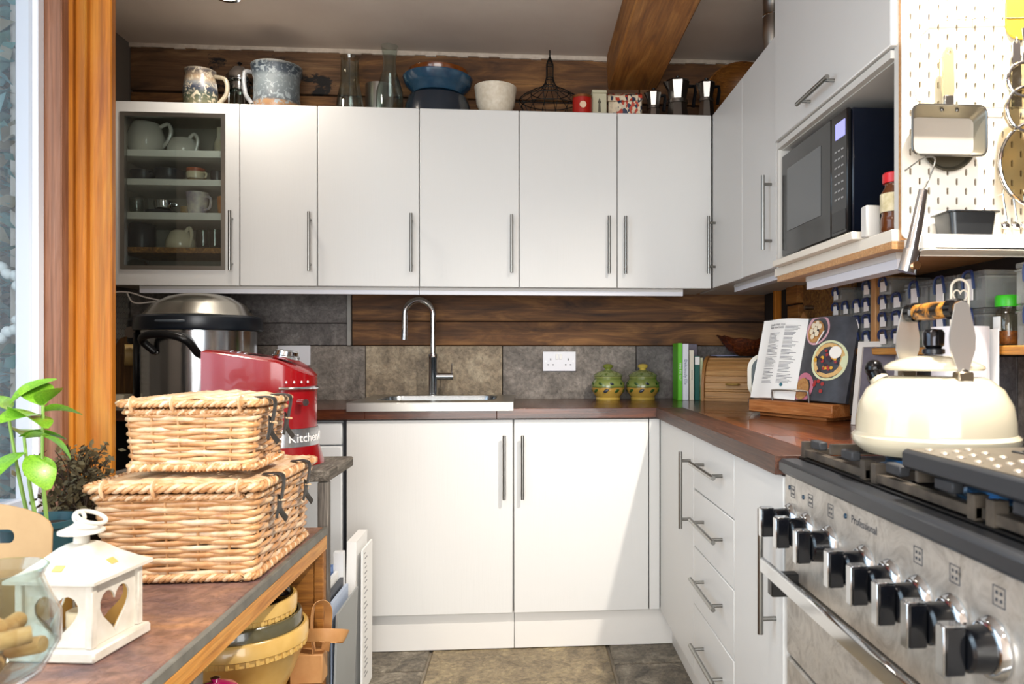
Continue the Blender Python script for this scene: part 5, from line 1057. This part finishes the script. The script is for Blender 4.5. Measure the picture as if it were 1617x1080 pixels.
# red food processor
rp = thing('food_processor', 'glossy red food processor base with a silver band and control knob', 'food processor', (-.76, -1.10, ZBn+.0005)); RED = plain('glossy_red', '#8c0610', .2, 0, coat=.3)
xl, xc, rr_ = -.15, .035, .105
def outline(g=0): return [(xl-g, -rr_-g)]+[(xc+(rr_+g)*math.cos(a), (rr_+g)*math.sin(a)) for a in [-PI/2+PI*i/16 for i in range(17)]]+[(xl-g, rr_+g)]
def ztop(x): return .338-(x-xl)*.15-max(0, (x-.06))*.35
def wall(mb, g0, z0, g1, z1f, cap=True):
    A = outline(g0); Bq = outline(g1); n = len(A); mb.add([(p[0], p[1], z0) for p in A]+[(p[0], p[1], z1f(p[0]) if callable(z1f) else z1f) for p in Bq], [(i, (i+1) % n, n+(i+1) % n, n+i) for i in range(n)]+([tuple(range(n)), tuple(range(n, 2*n))] if cap else []))
mb = MB(); wall(mb, 0, .108, 0, lambda x: ztop(x)-.008); mb.build('body', RED, rp)
mb = MB(); A = outline(0); A2 = outline(-.012); n = len(A); mb.add([(p[0], p[1], ztop(p[0])-.0078) for p in A]+[(p[0], p[1], ztop(p[0])) for p in A2], [(i, (i+1) % n, n+(i+1) % n, n+i) for i in range(n)]+[tuple(range(n)), tuple(range(n, 2*n))]); tpn = mb.build('top_panel', RED, rp)
mb = MB(); wall(mb, .022, 0, .006, .055); mb.build('base', RED, rp); mb = MB(); wall(mb, .006, .0555, .003, .1075); bd = mb.build('silver_band', plain('band_silver', '#c6c7c9', .22, 1), rp)
def wrap(u, v, q):
    s_ = u
    if s_ < 0: x, y = xc+s_, -rr_-.006-q
    else: a = -PI/2+s_/(rr_+.006); x, y = xc+(rr_+.006+q)*math.cos(a), (rr_+.006+q)*math.sin(a)
    return (x, y, .080+v)
MB().text('KitchenAid', .036, lambda u, v, q: wrap(u+.03+.055-.03, v, .001+q), 'LEFT').build('brand_lettering', plain('lettering_pale', '#f2f2f2', .4), bd)
def on_slope(x, y, dz): return (x, y, ztop(x)+dz)
kx = .055; mb = MB(); mb.M = Matrix.Translation((kx, -.01, ztop(kx)+.001)) @ Matrix.Rotation(math.atan(.15), 4, 'Y'); mb.lathe([(0, 0), (.036, 0), (.038, .003), (.038, .010), (.034, .013), (.032, .024), (.028, .027), (0, .027)], 28); mb.build('control_knob', CHROME, rp)
mb = MB(); mb.add([on_slope(-.05, -.035, .0012), on_slope(-.005, -.035, .0012), on_slope(-.005, .03, .0012), on_slope(-.05, .03, .0012)], [(0, 1, 2, 3)]); mb.build('display', BLACKG, tpn, solid=False)
for k in range(3): MB().ell(on_slope(-.10+.02*k, -.01, .001), (.007, .010, .003), 10, 5).build('button', CHROME, tpn)
wr2 = lambda u, z, q: Vector(wrap(u, 0, q)[:2]+(z,))
MB().tube([wr2(.03+.012*i, .225, .001) for i in range(12)], (.0045), 8).build('slider_track', CHROME, rp); MB().tube([wr2(.09, .185, -.004), wr2(.09, .185, .03)], .010, 12).build('lever', CHROME, rp)
mb = MB()
for k in range(4): p = wr2(.05+.022*k, .243, .0005); mb.ell(p, (.003, .003, .004), 6, 4)
mb.build('speed_marks', PAPER, rp)

# ============================================================ WICKER HAMPERS
def hamper(label, x0, x1, y0, y1, z0, h, rows, sr, sp, lidh):
    cx, cy = (x0+x1)/2, (y0+y1)/2; t = thing('wicker_hamper', label, 'hamper', (cx, cy, z0+.0008), 0, 'wicker hampers'); W2, D2 = (x1-x0)/2, (y1-y0)/2
    def peri(w_, d_, step):
        pts = rrect(-w_, w_, -d_, d_, .018, 3); P = [Vector((p[0], p[1])) for p in pts]; out = []; seg = [(P[i], P[(i+1) % len(P)]) for i in range(len(P))]; Lt = sum((b-a).length for a, b in seg); n = int(round(Lt/step/2))*2; i = 0; acc = 0
        for k in range(n):
            s_ = Lt*k/n
            while acc+(seg[i][1]-seg[i][0]).length < s_: acc += (seg[i][1]-seg[i][0]).length; i += 1
            a, b = seg[i]; q = a.lerp(b, (s_-acc)/max(1e-9, (b-a).length)); nn = Vector(((b-a).y, -(b-a).x)).normalized(); out.append((q, nn))
        return out
    zb, zt = .016, h
    def sc(z): return 1-.055*(1-(z-zb)/(zt-zb))
    wv = MB(); wp = MB(); P = peri(W2-.006, D2-.006, sp/4); n = len(P)
    for r in range(rows):
        z = zb+(zt-zb)*(r+.5)/rows; k = sc(z); pts = []
        for i, (q, nn) in enumerate(P): w_ = math.sin(2*PI*i/8+(PI if r % 2 else 0)); o = q*k+nn*w_*.0038; pts.append((o.x, o.y, z+.0018*math.sin(i*.37+r*2.1)+random.uniform(-.0006, .0006)))
        (wv if r % 3 else wp).tube(pts, [(sr*.95*random.uniform(.9, 1.1), sr*.72)]*n, 6, True)
    o = wv.build('weave', WICK, t, ang=60, solid=False); o['kind'] = 'stuff'; o = wp.build('pale_weave', WICK2, t, ang=60, solid=False); o['kind'] = 'stuff'
    stk = MB(); S_ = P[2::4]
    for q, nn in S_: stk.tube([(q.x*sc(zb), q.y*sc(zb), zb), (q.x, q.y, zt)], .003, 6)
    o = stk.build('stakes', WICK, t, solid=False); o['kind'] = 'stuff'
    def rope(w_, d_, zc, R_, r, tw, nm):
        Q = peri(w_, d_, .008); m = len(Q)
        for s_ in range(3):
            mb = MB(); pts = []
            for i, (q, nn) in enumerate(Q):
                a = 2*PI*(tw*i/m+s_/3); o = q+nn*R_*math.cos(a); pts.append((o.x, o.y, zc+R_*math.sin(a)))
            mb.tube(pts, r, 6, True); mb.build(nm, WICK2 if s_ == 0 else WICK, t, ang=60, solid=False)
    rope((W2-.002)*.95, (D2-.002)*.95, .010, .005, .0052, 40, 'foot_border'); rope(W2-.002, D2-.002, h+.003, .0035, .0048, 44, 'top_border')
    zl = h+.012
    lw = MB()
    nr = int(2*D2/(.0105))
    for r in range(nr):
        y = -D2+2*D2*(r+.5)/nr; pts = []
        for i in range(17):
            x = -W2+2*W2*i/16; pts.append((x, y, zl+lidh*.55+.010*math.cos(PI*x/W2/2)+.0028*math.sin(PI*i/2+(PI if r % 2 else 0))))
        lw.tube(pts, (.0058), 6)
    o = lw.build('lid_weave', WICK2, t, ang=60, solid=False); o['kind'] = 'stuff'
    rope(W2+.006, D2+.006, zl+lidh*.5, lidh*.28, lidh*.24, 30, 'lid_border')
    for sx in (-.8, -.2, .8):
        for sy in (-1,): mb = MB(); xx = W2*sx; R_ = lidh*.62; mb.tube([(xx, sy*(D2+.006)+R_*math.cos(a), zl+lidh*.5+R_*math.sin(a)) for a in [2*PI*i/12 for i in range(12)]], [(.0018, .007)]*12, 6, True); mb.build('binding', WICK2, t, solid=False)
    for yy in (-D2*.52, D2*.45):
        X = W2+.010; pts = [(X-.03, yy, zl+lidh*1.05), (X+.002, yy, zl+lidh*1.08), (X+.014, yy, zl+lidh*.5), (X+.008, yy+.004, h-.018), (X+.004, yy+.006, h-.045), (X+.016, yy+.014, h-.07)]
        s_ = MB().tube(curve3(pts, 6), [(.0022, .0125)]*31, 6, flat=(1, 0, 0)).build('strap', LEATH, t)
        MB().tube(curve3([(X+.003, yy-.002, h-.012), (X+.006, yy-.012, h-.035), (X+.004, yy-.02, h-.06)], 5), [(.002, .009)]*11, 6, flat=(1, 0, 0)).build('strap_end', LEATH, s_)
        MB().cyl((X+.004, yy-.012, h-.022), (X+.012, yy+.014, h-.026), .0025, 6).build('peg', WICK2, s_)
    return t
hamper('large wicker hamper with leather straps standing on the slate top', -.892, -.556, -1.80, -1.375, ZS, .178, 18, .0060, .066, .022)
hamper('smaller wicker hamper stacked on top of the large one', -.842, -.568, -1.775, -1.545, ZS+.178+.050, .125, 14, .0052, .054, .018)

# ============================================================ LANTERN, GLASS BOWL, CARRIER, PLANTS
LW = plain('distressed_white_metal', '#cbc4b6', .5, 0, '#dcd7cd', 30)
ln = thing('metal_lantern', 'distressed white metal lantern with heart-shaped cut-outs and a ring', 'lantern', (-.722, -2.135, ZS+.001), -.13)
hb_ = .066; MB().box(-.072, .072, -.072, .072, 0, .018, .003).build('base', LW, ln)
heart = [(.036*(math.sin(a)**3), .068+.033*(13*math.cos(a)-5*math.cos(2*a)-2*math.cos(3*a)-math.cos(4*a))/13) for a in [2*PI*i/26 for i in range(26)]]
for k in range(4):
    mb = MB(); mb.M = Matrix.Rotation(k*PI/2, 4, 'Z'); mb.flat([(-.052, .0185), (.052, .0185), (.052, .118), (-.052, .118)], [heart], .003, lambda u, v, w_: (u, -.055+w_, v)); mb.build('side_panel', LW, ln)
    mb = MB(); mb.M = Matrix.Rotation(k*PI/2, 4, 'Z'); mb.flat([(-.049, .0186), (.049, .0186), (.049, .118), (-.049, .118)], [heart], .001, lambda u, v, w_: (u, -.0525+w_, v)); mb.build('inner_lining', plain('gold_lining', '#d0a860', .4, .3), ln)
for sx in (-1, 1):
    for sy in (-1, 1): MB().box(sx*.057-.006, sx*.057+.006, sy*.057-.006, sy*.057+.006, .0185, .12, .0015).build('corner_post', LW, ln)
prof = [(.074, .1205), (.074, .126), (.060, .134), (.040, .149), (.022, .166), (.015, .170)]; vs = []; fs = []
for q, z in prof: vs += [(-q, -q, z), (q, -q, z), (q, q, z), (-q, q, z)]
for i in range(len(prof)-1):
    for k in range(4): fs.append((i*4+k, i*4+(k+1) % 4, i*4+4+(k+1) % 4, i*4+4+k))
fs += [(0, 1, 2, 3), tuple(len(vs)-4+k for k in range(4))]; MB().add(vs, fs).build('roof', LW, ln, ang=50)
GOLD = plain('lantern_cutout', '#cfa860', .5)
for k in range(4):
    mb = MB(); mb.M = Matrix.Rotation(k*PI/2, 4, 'Z') @ Matrix.Translation((0, -.0515, .1405)) @ Matrix.Rotation(math.radians(36), 4, 'X'); mb.box(-.008, .008, -.006, .006, -.0012, .0012); mb.build('roof_slot', GOLD, ln)
MB().lathe([(0, .170), (.012, .170), (.011, .186), (0, .186)], 16).build('neck', LW, ln); MB().lathe([(0, .1865), (.034, .1865), (.034, .190), (.016, .198), (.008, .204), (0, .205)], 24).build('cap', LW, ln)
mb = MB(); mb.M = Matrix.Translation((.016, 0, .211)) @ Matrix.Rotation(math.radians(24), 4, 'Y'); mb.tube([(.022*math.cos(a), .022*math.sin(a), 0) for a in [2*PI*i/24 for i in range(24)]], .0035, 8, True); mb.build('ring', LW, ln)
MB().tube([(.009*math.cos(a)-.004, 0, .211+.009*math.sin(a)) for a in [2*PI*i/16 for i in range(16)]], .003, 8, True).build('ring_eye', LW, ln)
t = thing('tealight', 'cream candle standing inside the white lantern', 'candle', (-.722, -2.135, ZS+.0195)); MB().lathe([(0, 0), (.022, 0), (.022, .04), (.019, .042), (0, .04)], 20).build('wax', plain('candle_wax', '#efe0bb', .5), t); MB().cyl((0, 0, .04), (0, 0, .05), .001, 5).build('wick', BLACK, t)
# footed glass bowl of corks
gbx, gby = -.628, -2.49; gb = thing('footed_glass', 'footed glass bowl full of wine corks at the edge of the slate top', 'glass bowl', (gbx, gby, ZS+.001))
MB().lathe([(0, 0), (.045, 0), (.046, .004), (.012, .012), (.012, .06), (.02, .075), (.05, .095), (.068, .13), (.068, .165), (.055, .195), (.05, .21), (.056, .222), (.053, .222), (.047, .209), (.052, .194), (.065, .164), (.065, .131), (.047, .098), (.01, .08), (0, .078)], 36).build('bowl', GLASS, gb)
CK = plain('cork', '#b98a55', .8, 0, '#d3a973', 60)
cp = [(0, 0, .107, .4, 1.5), (.025, .02, .122, 1.5, 1.4), (-.025, .01, .122, .2, 1.6), (.0, -.025, .125, 1.0, 1.5), (.03, -.018, .145, 2.2, 1.5), (-.03, -.02, .145, 1.7, 1.4), (0, .03, .145, .1, 1.6), (.0, 0, .155, .8, 1.5)]
for i, (x, y, z, a, b) in enumerate(cp):
    o = one('wine_cork', MB().lathe([(0, -.021), (.0095, -.021), (.0105, -.019), (.0105, .019), (.0095, .021), (0, .021)], 14), CK, ['wine cork at the very bottom of the footed glass bowl', 'wine cork low on the right in the footed glass bowl', 'wine cork low on the left in the footed glass bowl', 'wine cork at the front of the footed glass bowl', 'wine cork high on the right in the footed glass bowl', 'wine cork high on the left in the footed glass bowl', 'wine cork at the back of the footed glass bowl', 'topmost wine cork in the footed glass bowl'][i], 'cork', 'corks in the glass bowl', loc=(gbx+x, gby+y, ZS+.001+z)); o.rotation_euler = (b, 0, a)
# cardboard carrier, inverted white bowl
cc = thing('cardboard_carrier', 'brown cardboard carrier with an arched handle beside the window', 'carrier', (-1.0, -1.98, ZS+.001)); KR2 = plain('carrier_card', '#a98a62', .8, 0, '#b99a70', 10)
ar = [(-1.13, ZS+.001), (-.852, ZS+.001), (-.846, ZS+.165)]+[(-1.0+.154*math.cos(a), ZS+.165+.050*math.sin(a)) for a in [PI*i/12 for i in range(1, 12)]]+[(-1.13, ZS+.165)]
MB().flat(ar, [rrect(-1.03, -.91, ZS+.14, ZS+.165, .011, 4)], .004, lambda u, v, w_: (u, -2.0+w_, v)).build('handle_panel', KR2, cc, True); MB().box(-1.13, -.83, -1.997, -1.90, ZS+.0015, ZS+.09, .002).build('tray', plain('carrier_orange', '#b0763a', .7), cc, True)
vessel('white_bowl', [(0, .125), (.03, .125), (.06, .112), (.095, .075), (.115, .03), (.12, 0), (.114, 0), (.09, .07), (.055, .105), (0, .117)], plain('white_enamel', '#e9ecf2', .2, coat=.4), 'white bowl turned upside down behind the glass of corks', 'bowl', (-.92, -2.24, ZS+.001), n=36)
# pot with seedlings and dried herbs
pp = Vector((-.985, -1.80, ZS+.001)); sd = thing('seedling_pot', 'teal pot with two tall green seedlings by the window', 'plant', pp)
MB().lathe([(0, 0), (.055, 0), (.07, .13), (.075, .13), (.075, .142), (.068, .142), (.064, .12), (0, .118)], 28).build('pot', plain('teal_pot', '#1d4a55', .4), sd); MB().lathe([(0, .1185), (.0642, .1205), (.06, .126), (0, .128)], 20).build('soil', plain('dark_soil', '#2a2018', .95, 0, '#4a3a2a', 60, .4), sd)
LG = plain('fresh_leaf', '#5f9a1e', .35, 0, '#8fc23a', 25, 0, .2); SG = plain('fresh_stem', '#8fb45a', .5)
def leafmesh(l, w_):
    vs = []; fs = []; m = 8
    for i in range(m+1):
        t_ = i/m; x = l*t_; ww = w_*math.sin(PI*min(1, t_*.93+.03))**.8; dz = -.35*l*t_*t_
        vs += [(x, -ww, dz+ww*.25), (x, 0, dz), (x, ww, dz+ww*.25)]
    for i in range(m): fs += [(i*3, i*3+3, i*3+4, i*3+1), (i*3+1, i*3+4, i*3+5, i*3+2)]
    me = bpy.data.meshes.new('leaf'); me.from_pydata(vs, [], fs); me.shade_smooth(); me.materials.append(LG); return me
LMs = leafmesh(1, .40)
def leaf(parent, p, az, el, l):
    o = bpy.data.objects.new('leaf', LMs); COL.objects.link(o); o.parent = parent; o.location = p; o.rotation_euler = (random.uniform(-.4, .4), -el, az); o.scale = (l, l, l)
def sp_(u, v, Y): return at(u, v, Y=Y)-pp
for top, base_, lv in [((68, 640), (75, 812), [(68, 640, 2.6, .9, .06), (66, 650, .3, .2, .055), (62, 655, -1.9, .2, .06), (70, 690, .4, -.5, .05), (66, 640, -.5, .9, .05)]), ((12, 650), (48, 808), [(14, 648, 2.9, .6, .07), (16, 640, .4, .9, .07), (20, 655, -.4, .1, .08), (12, 660, -2.4, -.1, .06), (40, 715, -2.2, -.4, .06), (44, 720, -.3, -.7, .06), (30, 690, .6, .2, .06)]), ((38, 690), (60, 810), [(38, 690, 2.2, .5, .05), (40, 692, .2, .2, .05)])]:
    a = sp_(*base_, -1.80); b = sp_(*top, -1.84); mb = MB(); mb.tube(curve3([Vector((a.x, a.y, .12)), a.lerp(b, .4)+Vector((-.006, 0, 0)), b], 8), [.0038]*9+[.003]*8, 7); mb.build('stem', SG, sd)
    for u, v, az, el, l in lv: leaf(sd, sp_(u, v, -1.83), az, el, l*1.25)
dh = thing('dried_herbs', 'withered brown herb plants in a dark pot beside the wicker hamper', 'plant', (-1.02, -1.60, ZS+.001)); MB().lathe([(0, 0), (.05, 0), (.066, .11), (.07, .11), (.07, .12), (.06, .12), (.055, .10), (0, .10)], 24).build('pot', BLACK, dh)
mb = MB(); lf = MB()
for k in range(90):
    a = random.uniform(0, 2*PI); s_ = random.uniform(.02, .105); h = random.uniform(.12, .27); p0 = Vector((random.uniform(-.04, .04), random.uniform(-.04, .04), .10)); p2 = Vector((s_*math.cos(a), s_*math.sin(a), h)); p1 = p0.lerp(p2, .55)+Vector((0, 0, .03)); c = curve3([p0, p1, p2], 4); mb.tube(c, .0011, 4)
    for j in range(9):
        q = c[random.randrange(3, len(c))]+Vector((random.gauss(0, .006),)*3); d1 = Vector((random.gauss(0, 1), random.gauss(0, 1), random.gauss(0, 1))).normalized(); d2 = d1.orthogonal().normalized(); l = random.uniform(.006, .013); lf.add([q-d1*l, q+d2*l*.5, q+d1*l, q-d2*l*.5], [(0, 1, 2, 3)])
mb.build('stems', plain('dry_stem', '#4a3a2c', .9), dh, solid=False)['kind'] = 'stuff'; lf.build('withered_leaves', plain('withered_leaf', '#4c4634', .9, 0, '#7a6a48', 30), dh, solid=False)['kind'] = 'stuff'
# ============================================================ INSIDE AND BESIDE THE SHELF UNIT
YEL = plain('cane_glaze', '#cda455', .3, 0, '#dcb86e', 16, 0, .4); ZL = .2225
def mixing_bowl(label, r, h, loc, m):
    t = thing('mixing_bowl', label, 'bowl', loc, 0, 'nested mixing bowls'); MB().lathe([(0, 0), (r*.5, 0), (r*.55, .008), (r*.8, h*.45), (r*.93, h*.72), (r*.96, h*.74), (r*.96, h*.80), (r, h*.82), (r*1.0, h*.97), (r*.97, h), (r*.93, h), (r*.92, h*.8), (r*.74, h*.4), (r*.4, .02), (0, .016)], 48).build('body', m, t)
    if m is YEL:
        for k in range(44): a = 2*PI*k/44; mb = MB(); mb.M = Matrix.Rotation(a, 4, 'Z') @ Matrix.Translation((r*.965, 0, h*.775)); mb.box(-.003, .003, -.0045, .0045, -h*.035, h*.035, .001); mb.build('dentil', YEL, t)
    return t
bx_, by_ = -.70, -1.485
mixing_bowl('largest yellow cane mixing bowl, bottom of the nest under the slate top', .158, .205, (bx_, by_, ZL), YEL)
mixing_bowl('dark olive bowl nested between the two yellow mixing bowls', .144, .185, (bx_, by_-.002, ZL+.050), plain('olive_glaze', '#4a4632', .2, 0, '#5a553c', 14, 0, .5))
mixing_bowl('smaller yellow cane mixing bowl at the top of the nest', .132, .17, (bx_, by_-.004, ZL+.108), YEL)
t = thing('wire_whisk', 'steel whisk and wire loops lying in the smaller yellow bowl', 'whisk', (bx_+.035, by_, ZL+.245))
for k in range(5): mb = MB(); a = k*.5; mb.tube(curve3([(-.07, -.03, .0), (-.02, -.03*math.cos(a)-.02, .045+.02*math.sin(a)), (.055, -.015*math.cos(a), .055+.022*math.sin(a)), (.075, .02, .03), (.03, .03*math.cos(a), .03), (-.06, .02, .0)], 6), .0022, 6); mb.build('wire', SATIN if k % 2 else BLACK, t)
one('black_tray', MB().lathe([(0, 0), (.1, 0), (.108, .012), (.104, .013), (.098, .004), (0, .004)], 32), BLACK, 'black baking tray lying inside the smaller yellow bowl', 'tray', loc=(bx_-.004, by_-.006, ZL+.232))
STRIP = plain('veneer_strip', '#b88450', .5, 0, '#c99862', 20)
t = thing('veneer_basket', 'tan wood-veneer loops sticking out beside the yellow bowls', 'basket', (-.60, -1.325, ZL))
MB().tube(curve3([(-.56, -1.345, .30), (-.565, -1.35, .37), (-.56, -1.345, .425), (-.54, -1.335, .432), (-.527, -1.33, .41), (-.53, -1.33, .35), (-.535, -1.33, .30)], 6), [(.0012, .016)]*37, 6, flat=(1, 0, 0)).build('loop', STRIP, t, True)
MB().tube(curve3([(-.575, -1.36, .352), (-.53, -1.375, .358), (-.488, -1.36, .35), (-.478, -1.335, .338), (-.50, -1.318, .33), (-.55, -1.318, .335)], 6), [(.017, .0012)]*31, 6).build('loop', STRIP, t, True)
MB().box(-.62, -.535, -1.36, -1.305, .2226, .30, .002).build('rim_box', STRIP, t, True)
one('wooden_box', B(-.64, -.515, -1.37, -1.31, .10, .1995, .004), TEAK, 'small wooden box at the foot of the shelf unit', 'box') if False else None
MG = plain('magenta_enamel', '#a81458', .25, coat=.4); t = thing('magenta_casserole', 'shiny magenta casserole with a domed lid on the lower shelf', 'casserole', (-.640, -1.80, .2225))
MB().lathe([(0, 0), (.052, 0), (.06, .02), (.06, .14), (.055, .14), (.055, .02), (0, .012)], 32).build('body', MG, t)
mgl = MB().lathe([(.062, .1405), (.064, .145), (.058, .165), (.04, .185), (.015, .194), (0, .195)], 32).build('lid', MG, t); MB().lathe([(0, .195), (.006, .195), (.010, .204), (0, .208)], 14).build('knob', CHROME, mgl)
# papers standing between the shelf unit and the base units
PG = 'papers standing beside the shelf unit'
def sheet(name, label, x, ya_, yb_, h, m, th, lean, cat='magazine'):
    mb = MB(); mb.add([(x, ya_, 0), (x+th, ya_, 0), (x+th, yb_, 0), (x, yb_, 0), (x+lean, ya_, h), (x+th+lean, ya_, h), (x+th+lean, yb_, h), (x+lean, yb_, h)], [(0, 1, 2, 3), (4, 5, 6, 7), (0, 1, 5, 4), (1, 2, 6, 5), (2, 3, 7, 6), (3, 0, 4, 7)]); mb.v = [(p[0], p[1], p[2]+.001) for p in mb.v]; return one(name, mb, m, label, cat, PG)
sheet('grey_folder', 'grey card folder standing nearest the camera beside the shelf unit', -.537, -1.255, -.995, .37, plain('grey_card', '#9a9d9c', .6), .006, .012, 'folder')
for k in range(4): sheet('magazine', ['blue-edged magazine standing against the shelf unit', 'white magazine second from the shelf unit', 'dark-spined magazine third from the shelf unit', 'pale blue magazine next to the grey folder'][k], -.60+.015*k, -1.222, -1.03, .45-.02*k, [plain('mag_blue', '#5a7ab0', .5), PAPER, plain('mag_dark', '#3c4048', .5), plain('mag_pale', '#b8c6dc', .5)][k], .010, .004)
sheet('paper_bundle', 'tall bundle of white printed papers in front of the sink cupboard', -.575, -.95, -.78, .50, PAPER, .03, .012, 'papers')
sheet('paper_bundle', 'white sheets leaning against the bundle of printed papers', -.522, -.945, -.79, .47, PAPER, .006, .002, 'papers')
sheet('brochure', 'brochure with a dark photograph sticking up behind the grey folder', -.588, -1.022, -.998, .485, plain('brochure_white', '#e0e2e4', .5), .03, .0, 'brochure')
one('wooden_batten', B(-.552, -.545, -1.262, -.99, .001, .03, .001), BATTEN, 'thin wooden batten on the floor in front of the grey folder', 'batten') if False else None

pb_ = [x for x in bpy.data.objects if x.name.startswith('paper_bundle') and 'sheets leaning' in x['label']][0]
mb = MB()
for k in range(26):
    z = .05+.016*k+random.uniform(0, .004); y = random.uniform(-.06, -.045); mb.box(.0040, .0044, y, y+random.uniform(.01, .05), z, z+.003)
o = mb.build('printed_line', INK, pb_); o['kind'] = 'stuff'
